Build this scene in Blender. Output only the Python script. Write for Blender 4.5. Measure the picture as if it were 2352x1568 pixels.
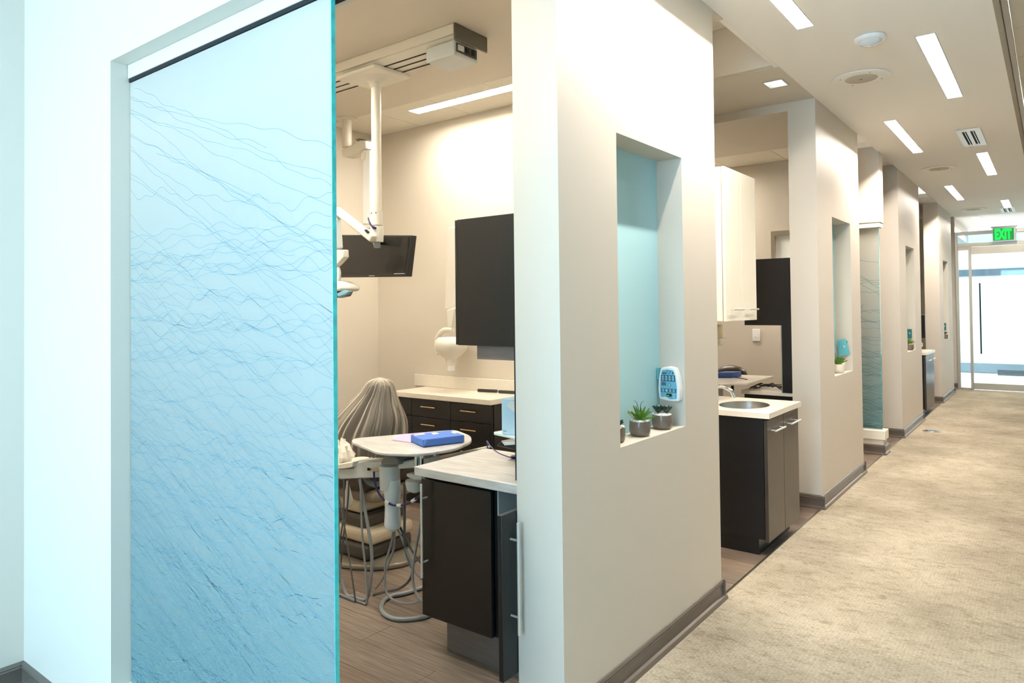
import bpy, math, random
from mathutils import Vector, Matrix

for o in list(bpy.data.objects):
    bpy.data.objects.remove(o)
S = bpy.context.scene
COL = S.collection
PI = math.pi

# ------------------------------------------------------------------ camera
FPX, CXP, CYP = 1618.8, 1176.0, 682.15
YAW, PITCH, ROLL = 0.655588, 0.017731, -0.011073
CAMZ = 1.52
def cam_axes():
    cy, sy = math.cos(YAW), math.sin(YAW)
    fwd = Vector((-sy, cy, 0)); right = Vector((cy, sy, 0)); up = Vector((0, 0, 1))
    cp, sp = math.cos(PITCH), math.sin(PITCH)
    f2 = fwd*cp + up*sp; u2 = up*cp - fwd*sp
    cr, sr = math.cos(ROLL), math.sin(ROLL)
    return right*cr + u2*sr, u2*cr - right*sr, f2
RIGHT, UP, FWD = cam_axes()
cam = bpy.data.objects.new('camera', bpy.data.cameras.new('camera'))
COL.objects.link(cam)
m = Matrix.Identity(4)
for i, v in enumerate((RIGHT, UP, -FWD)):
    for j in range(3):
        m[j][i] = v[j]
m[2][3] = CAMZ
cam.matrix_world = m
cam.data.sensor_width = 36.0
cam.data.lens = FPX*36.0/2352.0
cam.data.shift_x = 0.0
cam.data.shift_y = (CYP-784.0)/2352.0
cam.data.clip_start = 0.02
S.camera = cam

# ------------------------------------------------------------------ world, big lights, exposure
S.view_settings.view_transform = 'Standard'
S.view_settings.look = 'None'
S.view_settings.gamma = 1.0
S.view_settings.use_curve_mapping = False
S.view_settings.exposure = 0.0
w = bpy.data.worlds.new('sky'); S.world = w; w.use_nodes = True
bg = w.node_tree.nodes['Background']
bg.inputs[0].default_value = (0.84, 0.93, 1.0, 1)
bg.inputs[1].default_value = 4.5

def area(name, loc, direction, sx, sy, power, color):
    l = bpy.data.lights.new(name, 'AREA'); l.shape = 'RECTANGLE'; l.size = sx; l.size_y = sy
    l.energy = power; l.color = color
    o = bpy.data.objects.new(name, l); COL.objects.link(o)
    o.location = loc
    o.rotation_euler = Vector(direction).to_track_quat('-Z', 'Y').to_euler()
    return o
DAY = (0.33, 0.65, 1.0)
WARM = (1.0, 0.90, 0.81)
area('window_daylight', (-1.45, -2.32, 1.75), (0, 1, -0.02), 3.6, 2.1, 300, DAY)     # daylight entering by window_1 behind the camera
LENS_STRENGTH = 185.0
STRIP_STRENGTH = 105.0
TUBE_STRENGTH = 620.0

# ------------------------------------------------------------------ pixel helpers (where in the room a point of the photograph lies)
def ray(px, py):
    return RIGHT*((px-CXP)/FPX) - UP*((py-CYP)/FPX) + FWD
CAM = Vector((0, 0, CAMZ))
def at_y(px, py, Y):
    d = ray(px, py); return CAM + d*(Y/d.y)
def at_x(px, py, X):
    d = ray(px, py); return CAM + d*(X/d.x)
def at_z(px, py, Z):
    d = ray(px, py); return CAM + d*((Z-CAMZ)/d.z)

# ------------------------------------------------------------------ materials
MATS = {}
def srgb(r, g, b):
    f = lambda c: (c/255.0/12.92) if c/255.0 <= 0.04045 else ((c/255.0+0.055)/1.055)**2.4
    return (f(r), f(g), f(b), 1)
def mat(name, rgb, rough=0.5, metal=0.0, bump=0.0, bscale=200.0, var=0.0, vscale=8.0, spec=0.5, coat=0.0, emit=None, estr=0.0, trans=0.0, stretch=None, detail=3.0):
    if name in MATS: return MATS[name]
    M = bpy.data.materials.new(name); M.use_nodes = True; nt = M.node_tree
    p = nt.nodes['Principled BSDF']
    p.inputs['Base Color'].default_value = srgb(*rgb)
    p.inputs['Roughness'].default_value = rough
    p.inputs['Metallic'].default_value = metal
    p.inputs['Specular IOR Level'].default_value = spec
    p.inputs['Coat Weight'].default_value = coat
    p.inputs['Transmission Weight'].default_value = trans
    if emit:
        p.inputs['Emission Color'].default_value = srgb(*emit)
        p.inputs['Emission Strength'].default_value = estr
    tc = nt.nodes.new('ShaderNodeTexCoord'); mp = nt.nodes.new('ShaderNodeMapping')
    nt.links.new(tc.outputs['Object'], mp.inputs[0])
    if stretch: mp.inputs['Scale'].default_value = stretch
    if var > 0:
        n = nt.nodes.new('ShaderNodeTexNoise'); n.inputs['Scale'].default_value = vscale; n.inputs['Detail'].default_value = detail
        nt.links.new(mp.outputs[0], n.inputs[0])
        r = nt.nodes.new('ShaderNodeValToRGB')
        c = srgb(*rgb)
        r.color_ramp.elements[0].position = 0.3; r.color_ramp.elements[1].position = 0.7
        r.color_ramp.elements[0].color = tuple(max(0, v*(1-var)) for v in c[:3])+(1,)
        r.color_ramp.elements[1].color = tuple(min(1, v*(1+var)) for v in c[:3])+(1,)
        nt.links.new(n.outputs[0], r.inputs[0]); nt.links.new(r.outputs[0], p.inputs['Base Color'])
    if bump > 0:
        n2 = nt.nodes.new('ShaderNodeTexNoise'); n2.inputs['Scale'].default_value = bscale; n2.inputs['Detail'].default_value = 4
        nt.links.new(mp.outputs[0], n2.inputs[0])
        b = nt.nodes.new('ShaderNodeBump'); b.inputs['Strength'].default_value = bump; b.inputs['Distance'].default_value = 0.002
        nt.links.new(n2.outputs[0], b.inputs['Height']); nt.links.new(b.outputs[0], p.inputs['Normal'])
    MATS[name] = M
    return M

WALL = mat('wall_paint', (206, 197, 182), 0.55, bump=0.12, bscale=420)
CEIL = mat('ceiling_paint', (244, 239, 229), 0.7, bump=0.1, bscale=350)
TILE = mat('acoustic_tile', (206, 196, 176), 0.85, bump=0.5, bscale=500, var=0.05, vscale=300)
TEALP = mat('teal_niche_paint', (172, 214, 222), 0.5, bump=0.1, bscale=400)
BASE = mat('taupe_vinyl_base', (100, 90, 80), 0.25, spec=0.6)
HSTEEL = mat('handle_steel', (224, 222, 216), 0.3, 0.65)
METAL = mat('brushed_steel', (190, 186, 178), 0.28, 1.0, bump=0.1, bscale=300, stretch=(1, 1, 12))
CHROME = mat('chrome', (225, 225, 225), 0.08, 1.0)
ALU = mat('anodised_aluminium', (176, 168, 150), 0.38, 0.7)
ESP = mat('espresso_laminate', (19, 18, 18), 0.33, var=0.16, vscale=14, stretch=(9, 9, 0.6), spec=0.5, bump=0.06, bscale=60)
DARKIN = mat('dark_edge', (22, 20, 19), 0.5)
QUARTZ = mat('cream_quartz', (232, 224, 208), 0.22, var=0.03, vscale=60)
MARB = mat('marbled_laminate', (192, 190, 186), 0.28, var=0.2, vscale=5, stretch=(1.2, 6, 6), detail=7)
WLAM = mat('cream_laminate', (232, 226, 208), 0.35)
PLASTIC = mat('warm_white_plastic', (222, 216, 202), 0.35)
GREYP = mat('light_grey_plastic', (202, 206, 204), 0.4)
WHITEP = mat('white_plastic', (238, 238, 234), 0.3)
BLACKP = mat('black_plastic', (18, 18, 20), 0.3)
SCREEN = mat('black_screen', (10, 10, 9), 0.18, spec=0.5)
HOSE = mat('grey_hose', (132, 136, 138), 0.35)
DHOSE = mat('dark_grey_hose', (84, 86, 86), 0.4)
NAVY = mat('navy_hose', (24, 28, 84), 0.3)
LEATHER = mat('brown_vinyl', (58, 48, 42), 0.35, bump=0.2, bscale=120)
TAUPEG = mat('glossy_taupe_plastic', (128, 120, 104), 0.15, spec=0.6)
CREAMG = mat('glossy_cream_plastic', (196, 184, 158), 0.15, spec=0.6)
BLUEP = mat('blue_wrap', (72, 116, 200), 0.7, bump=0.5, bscale=22)
PINK = mat('lilac_paper', (196, 166, 212), 0.7)
TAPE = mat('masking_tape', (226, 214, 190), 0.7)
CRUMP = mat('crumpled_film', (226, 218, 204), 0.3, bump=0.9, bscale=26, var=0.06, vscale=20)
POTG = mat('taupe_glaze', (112, 98, 86), 0.25, var=0.10, vscale=30, spec=0.5, coat=0.15)
POTW = mat('white_glaze', (226, 214, 196), 0.2, coat=0.3)
PEBBLE = mat('white_pebbles', (236, 230, 216), 0.5)
LEAFG = mat('green_leaf', (92, 132, 42), 0.4, var=0.35, vscale=30)
LEAFD = mat('dark_green_leaf', (34, 60, 50), 0.4, var=0.25, vscale=40)
LEAFP = mat('pale_leaf', (176, 196, 150), 0.4)
LEAFR = mat('reddish_leaf', (150, 70, 50), 0.4)
DISPB = mat('control_face_blue', (112, 178, 200), 0.3)
DISPD = mat('control_band_slate', (48, 92, 110), 0.35)
DISPL = mat('control_icon_pale', (168, 214, 224), 0.35)
BOXB = mat('pale_blue_carton', (190, 222, 240), 0.5)
SHADOW = mat('dark_slot', (16, 15, 14), 0.8)
GREYK = mat('taupe_laminate', (112, 102, 98), 0.4, var=0.08, vscale=10, stretch=(1, 6, 6))
PLANK = []
for i, c in enumerate(((116, 100, 86), (126, 110, 94), (106, 92, 80), (120, 107, 95))):
    PLANK.append(mat('oak_vinyl_%s' % ('dark', 'light', 'deep', 'ash')[i], c, 0.38, var=0.36, vscale=7, stretch=(0.8, 16, 16), bump=0.25, bscale=30, detail=8))

def emis(name, color, strength):
    M = bpy.data.materials.new(name); M.use_nodes = True; nt = M.node_tree; nt.nodes.clear()
    e = nt.nodes.new('ShaderNodeEmission'); e.inputs[0].default_value = tuple(color)+(1,); e.inputs[1].default_value = strength
    o = nt.nodes.new('ShaderNodeOutputMaterial'); nt.links.new(e.outputs[0], o.inputs[0]); return M
LENS = emis('lit_lens', WARM, LENS_STRENGTH)
TUBE = emis('lit_tube', WARM, TUBE_STRENGTH)
STRIPL = emis('lit_strip', (1.0, 0.92, 0.80), STRIP_STRENGTH)
DOWNL = emis('lit_downlight', (0.8, 0.95, 1.0), 6.0)
EXITG = emis('lit_exit_green', (0.02, 1.0, 0.10), 1.6)
DIGIT = emis('lit_green_digits', (0.25, 0.9, 0.15), 0.8)

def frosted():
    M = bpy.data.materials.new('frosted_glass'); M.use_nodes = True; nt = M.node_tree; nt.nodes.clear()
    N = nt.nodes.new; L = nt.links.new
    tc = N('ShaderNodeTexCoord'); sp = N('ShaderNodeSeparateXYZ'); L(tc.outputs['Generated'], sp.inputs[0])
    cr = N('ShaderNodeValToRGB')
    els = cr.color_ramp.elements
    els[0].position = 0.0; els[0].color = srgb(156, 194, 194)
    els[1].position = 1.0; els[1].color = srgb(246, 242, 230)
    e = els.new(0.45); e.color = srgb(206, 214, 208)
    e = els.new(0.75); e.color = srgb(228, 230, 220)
    L(sp.outputs['Z'], cr.inputs[0])  # frosting tone by height, with the back-light glow at the top put in
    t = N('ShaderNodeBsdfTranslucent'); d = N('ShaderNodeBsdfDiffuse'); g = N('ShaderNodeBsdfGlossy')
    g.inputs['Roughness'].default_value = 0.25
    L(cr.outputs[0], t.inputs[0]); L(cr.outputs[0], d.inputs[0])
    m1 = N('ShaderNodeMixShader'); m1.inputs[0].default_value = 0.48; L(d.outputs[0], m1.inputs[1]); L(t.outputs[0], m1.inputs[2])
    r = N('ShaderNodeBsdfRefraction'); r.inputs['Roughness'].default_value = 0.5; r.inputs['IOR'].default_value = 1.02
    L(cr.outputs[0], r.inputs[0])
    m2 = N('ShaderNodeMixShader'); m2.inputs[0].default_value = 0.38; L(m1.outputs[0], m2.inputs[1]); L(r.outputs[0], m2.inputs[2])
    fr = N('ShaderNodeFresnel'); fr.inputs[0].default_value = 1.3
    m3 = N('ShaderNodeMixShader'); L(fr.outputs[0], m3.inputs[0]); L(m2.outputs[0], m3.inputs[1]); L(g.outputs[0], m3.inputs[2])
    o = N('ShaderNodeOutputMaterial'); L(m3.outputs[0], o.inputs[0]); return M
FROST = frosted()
GEDGE = mat('teal_glass_edge', (60, 190, 190), 0.15, spec=0.7, var=0.2, vscale=30)
ETCH = mat('etched_line', (112, 146, 152), 0.6)
def clearglass(name, tint=(0.93, 0.98, 0.97), refl=0.04):
    M = bpy.data.materials.new(name); M.use_nodes = True; nt = M.node_tree; nt.nodes.clear()
    N = nt.nodes.new; L = nt.links.new
    t = N('ShaderNodeBsdfTransparent'); t.inputs[0].default_value = tuple(tint)+(1,)
    g = N('ShaderNodeBsdfGlossy'); g.inputs['Roughness'].default_value = 0.03
    m = N('ShaderNodeMixShader'); m.inputs[0].default_value = refl
    L(t.outputs[0], m.inputs[1]); L(g.outputs[0], m.inputs[2])
    o = N('ShaderNodeOutputMaterial'); L(m.outputs[0], o.inputs[0]); return M
CLEAR = clearglass('clear_glass')
def bagmat():
    M = bpy.data.materials.new('clear_plastic_bag'); M.use_nodes = True; nt = M.node_tree; nt.nodes.clear()
    N = nt.nodes.new; L = nt.links.new
    t = N('ShaderNodeBsdfTransparent'); t.inputs[0].default_value = (0.82, 0.80, 0.76, 1)
    p = N('ShaderNodeBsdfPrincipled'); p.inputs['Base Color'].default_value = srgb(206, 198, 184); p.inputs['Roughness'].default_value = 0.2
    lw = N('ShaderNodeLayerWeight'); lw.inputs[0].default_value = 0.42
    ma = N('ShaderNodeMath'); ma.operation = 'MULTIPLY_ADD'; ma.inputs[1].default_value = 1.0; ma.inputs[2].default_value = 0.16
    L(lw.outputs['Facing'], ma.inputs[0])
    m = N('ShaderNodeMixShader'); L(ma.outputs[0], m.inputs[0]); L(t.outputs[0], m.inputs[1]); L(p.outputs[0], m.inputs[2])
    o = N('ShaderNodeOutputMaterial'); L(m.outputs[0], o.inputs[0]); return M
BAG = bagmat()
def carpetmat():
    M = bpy.data.materials.new('woven_carpet'); M.use_nodes = True; nt = M.node_tree
    N = nt.nodes.new; L = nt.links.new; p = nt.nodes['Principled BSDF']
    p.inputs['Roughness'].default_value = 0.95; p.inputs['Specular IOR Level'].default_value = 0.1
    tc = N('ShaderNodeTexCoord')
    def noise(scale, sc, det, rough=0.5):
        mp = N('ShaderNodeMapping'); mp.inputs['Scale'].default_value = sc; L(tc.outputs['Object'], mp.inputs[0])
        n = N('ShaderNodeTexNoise'); n.inputs['Scale'].default_value = scale; n.inputs['Detail'].default_value = det; n.inputs['Roughness'].default_value = rough
        L(mp.outputs[0], n.inputs[0]); return n.outputs[0]
    def ramp(src, a, b, ca, cb):
        r = N('ShaderNodeValToRGB'); r.color_ramp.elements[0].position = a; r.color_ramp.elements[1].position = b
        r.color_ramp.elements[0].color = ca; r.color_ramp.elements[1].color = cb; L(src, r.inputs[0]); return r.outputs[0]
    def mix(a, b, f, mode='MULTIPLY'):
        m = N('ShaderNodeMixRGB'); m.blend_type = mode; m.inputs[0].default_value = f; L(a, m.inputs[1]); L(b, m.inputs[2]); return m.outputs[0]
    base = ramp(noise(1.3, (1, 1, 1), 6, 0.65), 0.32, 0.68, srgb(150, 140, 122), srgb(196, 186, 166))
    streak = ramp(noise(13, (1.0, 2.1, 1), 9, 0.8), 0.37, 0.50, (0.60, 0.57, 0.50, 1), (1, 1, 1, 1))
    fine = ramp(noise(75, (1, 2.2, 1), 3, 0.6), 0.32, 0.60, (0.70, 0.68, 0.64, 1), (1.05, 1.05, 1.05, 1))
    # small L-shaped weave: two brick textures crossed
    def weave(rot, sc):
        mp = N('ShaderNodeMapping'); mp.inputs['Rotation'].default_value[2] = rot; L(tc.outputs['Object'], mp.inputs[0])
        b = N('ShaderNodeTexBrick'); b.inputs['Scale'].default_value = sc; b.inputs['Mortar Size'].default_value = 0.06
        b.inputs['Color1'].default_value = (1, 1, 1, 1); b.inputs['Color2'].default_value = (0.88, 0.88, 0.88, 1); b.inputs['Mortar'].default_value = (0.74, 0.72, 0.70, 1)
        L(mp.outputs[0], b.inputs[0]); return b.outputs[0]
    c = mix(base, streak, 0.8); c = mix(c, fine, 1.0); wv = weave(0, 22); c = mix(c, wv, 0.32); c = mix(c, weave(PI/2, 16), 0.28)
    L(c, p.inputs['Base Color'])
    b = N('ShaderNodeBump'); b.inputs['Strength'].default_value = 0.55; b.inputs['Distance'].default_value = 0.004
    L(c, b.inputs['Height']); L(b.outputs[0], p.inputs['Normal'])
    return M
CARPET = carpetmat()

# ------------------------------------------------------------------ mesh building
ORG = {}
class MB:
    def __init__(s): s.v = []; s.f = []
    def add(s, vs, fs):
        n = len(s.v); s.v += [Vector(p) for p in vs]; s.f += [tuple(i+n for i in q) for q in fs]; return s
    def box(s, x0, x1, y0, y1, z0, z1):
        x0, x1 = sorted((x0, x1)); y0, y1 = sorted((y0, y1)); z0, z1 = sorted((z0, z1))
        return s.add([(x0,y0,z0),(x1,y0,z0),(x1,y1,z0),(x0,y1,z0),(x0,y0,z1),(x1,y0,z1),(x1,y1,z1),(x0,y1,z1)],
                     [(0,3,2,1),(4,5,6,7),(0,1,5,4),(1,2,6,5),(2,3,7,6),(3,0,4,7)])
    def prism(s, pts, ext):
        ext = Vector(ext); n = len(pts); a = [Vector(p) for p in pts]
        s.add(a + [p+ext for p in a], [tuple(range(n))[::-1], tuple(range(n, 2*n))] + [(i, (i+1) % n, (i+1) % n+n, i+n) for i in range(n)])
        return s
    def ring(s, c, ax, r, n, ry=None, up=None):
        ax = Vector(ax).normalized()
        u = Vector(up) if up else (Vector((0, 0, 1)) if abs(ax.z) < 0.9 else Vector((1, 0, 0)))
        a = ax.cross(u).normalized(); b = a.cross(ax).normalized() * -1
        ry = r if ry is None else ry
        return [Vector(c) + a*(r*math.cos(2*PI*k/n)) + b*(ry*math.sin(2*PI*k/n)) for k in range(n)]
    def rings(s, rs, cap=True, close=True):
        n = len(rs[0]); base = len(s.v)
        for r in rs: s.v += r
        for i in range(len(rs)-1):
            for k in range(n if close else n-1):
                a = base+i*n+k; b = base+i*n+(k+1) % n
                s.f.append((a, b, b+n, a+n))
        if cap:
            s.f.append(tuple(base+k for k in range(n))[::-1]); s.f.append(tuple(base+(len(rs)-1)*n+k for k in range(n)))
        return s
    def cyl(s, p0, p1, r0, r1=None, n=20):
        r1 = r0 if r1 is None else r1; d = Vector(p1)-Vector(p0)
        return s.rings([s.ring(p0, d, r0, n), s.ring(p1, d, r1, n)])
    def lathe(s, prof, c, n=32, axis=(0, 0, 1)):
        c = Vector(c); ax = Vector(axis).normalized()
        return s.rings([s.ring(c+ax*z, ax, max(r, 1e-4), n) for r, z in prof])
    def tube(s, pts, r, n=8, sub=6):
        P = smooth(pts, sub) if sub else [Vector(p) for p in pts]
        rs = []; up = None
        for i, p in enumerate(P):
            d = (P[min(i+1, len(P)-1)] - P[max(i-1, 0)]).normalized()
            if up is None:
                up = Vector((0, 0, 1)) if abs(d.z) < 0.9 else Vector((1, 0, 0))
            a = d.cross(up).normalized(); up = a.cross(d).normalized()
            rr = r(i/(len(P)-1)) if callable(r) else r
            rs.append([p + a*(rr*math.cos(2*PI*k/n)) + up*(rr*math.sin(2*PI*k/n)) for k in range(n)])
        return s.rings(rs)
    def beam(s, p0, p1, w, h, up=(0, 0, 1)):
        p0 = Vector(p0); p1 = Vector(p1); d = (p1-p0).normalized(); a = d.cross(Vector(up)).normalized()*w/2; b = a.cross(d).normalized()*h/2
        return s.add([p0-a-b, p0+a-b, p0+a+b, p0-a+b, p1-a-b, p1+a-b, p1+a+b, p1-a+b], [(0,3,2,1),(4,5,6,7),(0,1,5,4),(1,2,6,5),(2,3,7,6),(3,0,4,7)])
    def build(s, name, material, parent=None, bevel=0.0, seg=2, subsurf=0, angle=40):
        if parent is None:
            xs = [p.x for p in s.v]; ys = [p.y for p in s.v]; zs = [p.z for p in s.v]
            org = Vector(((min(xs)+max(xs))/2, (min(ys)+max(ys))/2, min(zs)))
        else:
            org = ORG[parent.name]
        me = bpy.data.meshes.new(name)
        me.from_pydata([tuple(p-org) for p in s.v], [], s.f); me.validate(); me.update()
        me.materials.append(material)
        import bmesh
        bm = bmesh.new(); bm.from_mesh(me); bmesh.ops.recalc_face_normals(bm, faces=bm.faces); bm.to_mesh(me); bm.free()
        me.shade_smooth()
        try: me.set_sharp_from_angle(angle=math.radians(angle))
        except Exception: pass
        o = bpy.data.objects.new(name, me); COL.objects.link(o)
        if parent is not None: o.parent = parent
        else: o.location = org
        ORG[o.name] = org
        if bevel > 0:
            b = o.modifiers.new('bevel', 'BEVEL'); b.width = bevel; b.segments = seg; b.limit_method = 'ANGLE'; b.angle_limit = math.radians(45)
            b.harden_normals = False
        if subsurf:
            b = o.modifiers.new('subsurf', 'SUBSURF'); b.levels = subsurf; b.render_levels = subsurf
        return o
def smooth(pts, sub):
    P = [Vector(p) for p in pts]; out = []
    for i in range(len(P)-1):
        p0 = P[max(i-1, 0)]; p1 = P[i]; p2 = P[i+1]; p3 = P[min(i+2, len(P)-1)]
        for k in range(sub):
            t = k/sub
            out.append(0.5*((2*p1)+(-p0+p2)*t+(2*p0-5*p1+4*p2-p3)*t*t+(-p0+3*p1-3*p2+p3)*t*t*t))
    out.append(P[-1]); return out
def B(*a): return MB().box(*a)
def empty(name, loc):
    o = bpy.data.objects.new(name, None); COL.objects.link(o); o.location = loc; o.empty_display_size = 0.1
    ORG[o.name] = Vector(loc); return o
def tag(o, label, cat, group=None):
    o['label'] = label; o['category'] = cat
    if group: o['group'] = group
    return o
def thing(name, loc, label, cat, group=None): return tag(empty(name, loc), label, cat, group)
def struct(o): o['kind'] = 'structure'; return o
def text_mb(s, size, origin, xd, yd, depth=0.001, bold=0.0, align='LEFT'):
    cu = bpy.data.curves.new('lettering', 'FONT'); cu.body = s; cu.size = size; cu.extrude = depth/2; cu.offset = bold; cu.align_x = align
    cu.resolution_u = 3
    ob = bpy.data.objects.new('lettering', cu); COL.objects.link(ob)
    dg = bpy.context.evaluated_depsgraph_get(); dg.update()
    me = bpy.data.meshes.new_from_object(ob.evaluated_get(dg))
    xd = Vector(xd).normalized(); yd = Vector(yd).normalized(); zd = xd.cross(yd); o = Vector(origin)
    mb = MB(); mb.add([o + xd*v.co.x + yd*v.co.y + zd*v.co.z for v in me.vertices], [tuple(p.vertices) for p in me.polygons])
    bpy.data.objects.remove(ob); bpy.data.curves.remove(cu); bpy.data.meshes.remove(me)
    return mb
def slab(x0, x1, y0, y1, z0, z1, holes):
    """slab with rectangular openings (x0,x1,y0,y1), cut along a grid"""
    mb = MB()
    xs = sorted({x0, x1, *[v for h in holes for v in h[:2]]}); ys = sorted({y0, y1, *[v for h in holes for v in h[2:]]})
    for i in range(len(xs)-1):
        for j in range(len(ys)-1):
            cx = (xs[i]+xs[i+1])/2; cy = (ys[j]+ys[j+1])/2
            if any(h[0] < cx < h[1] and h[2] < cy < h[3] for h in holes): continue
            mb.box(xs[i], xs[i+1], ys[j], ys[j+1], z0, z1)
    return mb

# ================================================================== THE SETTING
WX = -1.407           # plane of the corridor wall piers
PX = -1.610           # their back face
CZ = 3.10             # corridor ceiling
LWX = -4.83           # far side wall of the treatment bays
# ---- floor: carpet in the corridor, wood-look planks in the bays
floor = struct(B(-5.0, 1.4, -4.0, 15.1, -0.12, -0.02).build('floor', DARKIN))
MB().box(WX, 1.3, 1.25, 15.02, -0.02, 0.0).box(-3.385, 1.3, -3.95, 1.25, -0.02, 0.0).build('carpet', CARPET, floor)
B(WX-0.012, WX, 1.25, 15.0, -0.02, 0.004).build('transition_strip', METAL, floor)
random.seed(3)
row = 0
y = 1.25
while y < 14.9:
    pw = 0.184
    x = WX-0.0125 - ((row*0.47) % 1.2)
    xr = WX-0.0125
    lim = -4.8 if y < 4.4 else -3.2
    while xr > lim:
        xl = max(x if x < xr-0.05 else x-1.2, lim-0.02)
        o = B(xl+0.001, xr-0.001, y+0.001, min(y+pw, 14.99)-0.001, -0.02, -0.0005+random.uniform(-0.0004, 0.0004)).build('plank', random.choice(PLANK), floor)
        xr = xl; x = xl-1.2
    y += pw; row += 1

# ---- ceilings
LX = [(-1.135, -1.038, y0, y0+1.60) for y0 in (2.57, 6.74, 10.95)] + [(-0.622, -0.515, y0, y0+1.58) for y0 in (4.73, 8.80, 13.05)]
LX_far = (-1.145, -1.035, 15.21, 16.82)
DL = (-1.60, -1.47, 5.01, 5.17)
vents = [(-0.68, -0.493, 7.49, 8.32)]
ceiling = struct(slab(WX, -0.225, -4.0, 17.6, CZ, CZ+0.10, LX+[LX_far]).build('ceiling', CEIL))
B(-5.1, 1.5, -4.1, 17.7, 3.72, 3.80).build('roof_deck', CEIL, ceiling)
# treatment bay 1
B(-4.95, WX-0.0005, -4.0, 3.75, 3.092, 3.2).build('plaster_soffit', WALL, ceiling)
# bay 2: raised tile field, soffit with downlight, beam, soffit
B(WX-0.03, WX-0.001, 3.75, 4.74, CZ, 3.45).build('bulkhead_edge', CEIL, ceiling)
MB().box(-4.9, WX-0.001, 4.70, 4.74, 3.105, 3.46).build('soffit_face', WALL, ceiling)
slab(-4.9, WX-0.0005, 4.7405, 5.62, CZ, CZ+0.1, [DL]).build('plaster_soffit', WALL, ceiling)
B(-4.9, PX, 5.62, 5.78, 3.035, 3.3).build('ceiling_beam', WALL, ceiling)
B(-4.9, PX, 5.78, 7.20, 3.095, 3.2).build('plaster_soffit', WALL, ceiling)
B(-4.9, PX, 9.16, 12.4, 3.095, 3.2).build('plaster_soffit', WALL, ceiling)
B(-4.9, WX-0.001, 7.95, 9.2, 3.15, 3.2).build('plaster_soffit', CEIL, ceiling)
B(-4.9, WX-0.001, 12.2, 15.2, 3.12, 3.2).build('plaster_soffit', CEIL, ceiling)
def tiles(x0, x1, y0, y1, z, sx, sy, matl, holes=()):
    nx = max(1, round((x1-x0)/sx)); ny = max(1, round((y1-y0)/sy)); g = 0.0035
    for i in range(nx):
        for j in range(ny):
            a, b = x0+(x1-x0)*i/nx, x0+(x1-x0)*(i+1)/nx; c, d = y0+(y1-y0)*j/ny, y0+(y1-y0)*(j+1)/ny
            hs = [(max(h[0], a+g), min(h[1], b-g), max(h[2], c+g), min(h[3], d-g)) for h in holes if h[0] < b and h[1] > a and h[2] < d and h[3] > c]
            slab(a+g, b-g, c+g, d-g, z, z+0.02, hs).build('ceiling_tile', matl, ceiling)
STL = (-4.02, -2.62, 3.90, 4.02)        # strip light slot in bay 1
TILEW = mat('bright_acoustic_tile', (232, 226, 212), 0.85, bump=0.4, bscale=500)
tiles(LWX, -2.0, 3.752, 4.30, 3.10, 0.61, 0.60, TILEW, [STL])
tiles(-2.0, WX-0.04, 3.752, 4.70, 3.43, 0.61, 0.48, TILEW)
tiles(-4.8, PX, 7.20, 7.83, 3.10, 0.61, 0.70, TILEW)
MB().box(-4.9, WX-0.03, 3.75, 4.70, 3.455, 3.47).box(-4.9, -1.61, 7.2, 7.95, 3.125, 3.14).build('ceiling_grid', CEIL, ceiling)
# right-hand ceiling: cove edge, metal channel, acoustic tiles
MB().prism([(-0.225, -4, CZ), (-0.225, -4, CZ+0.1), (-0.200, -4, CZ+0.1)], (0, 21.6, 0)).build('cove_edge', WALL, ceiling)
B(-0.200, -0.171, -4.0, 17.6, 3.176, 3.2).build('metal_channel', mat('channel_paint', (186, 178, 164), 0.5), ceiling)
B(-0.169, 1.4, -4.0, 17.6, 3.205, 3.22).build('ceiling_grid', METAL, ceiling)
yy = -0.28
while yy < 17.5:
    for xx in (-0.165, 0.445):
        B(xx, xx+0.603, yy, yy+0.603, 3.18, 3.20).build('ceiling_tile', TILE, ceiling)
    yy += 0.61
# plain walls that close the building round the view
struct(B(1.3, 1.42, -4.0, 17.6, 0, 3.72).build('wall_right', WALL))
struct(B(-3.51, -3.39, -4.0, 1.085, 0, 3.09).build('wall_left', WALL))
struct(B(-4.96, LWX, 1.25, 15.2, 0, 3.3).build('wall_west', WALL))
bw = MB(); bw.box(-5.0, -3.39, -2.52, -2.40, 0, 3.72).box(0.5, 1.42, -2.52, -2.40, 0, 3.72).box(-3.39, 0.5, -2.52, -2.40, 0, 0.6).box(-3.39, 0.5, -2.52, -2.40, 2.85, 3.72)
struct(bw.build('wall_south', WALL))
win = struct(MB().box(-3.39, 0.5, -2.49, -2.43, 0.6, 0.66).box(-3.39, 0.5, -2.49, -2.43, 2.79, 2.85).box(-3.39, -3.33, -2.49, -2.43, 0.66, 2.79).box(0.44, 0.5, -2.49, -2.43, 0.66, 2.79).box(-1.47, -1.42, -2.49, -2.43, 0.66, 2.79).build('window_1', ALU))
B(-3.33, 0.44, -2.465, -2.455, 0.66, 2.79).build('pane', CLEAR, win)
# wall with the glass partition opening (faces the camera)
JX = -2.585
OPZ = 2.40
struct(MB().box(-3.39, JX, 1.085, 1.25, 0, 3.09).box(JX, WX, 1.085, 1.25, OPZ, 3.09).box(-4.96, -3.39, 1.085, 1.25, 0, 3.09).build('wall_front', WALL))
struct(B(JX, WX-0.01, 1.10, 1.25, 0, 0.20).build('wall_sill', WALL))
struct(MB().box(JX, WX+0.004, 1.095, 1.26, 0.20, 0.235).build('trim_1', WLAM))
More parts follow.
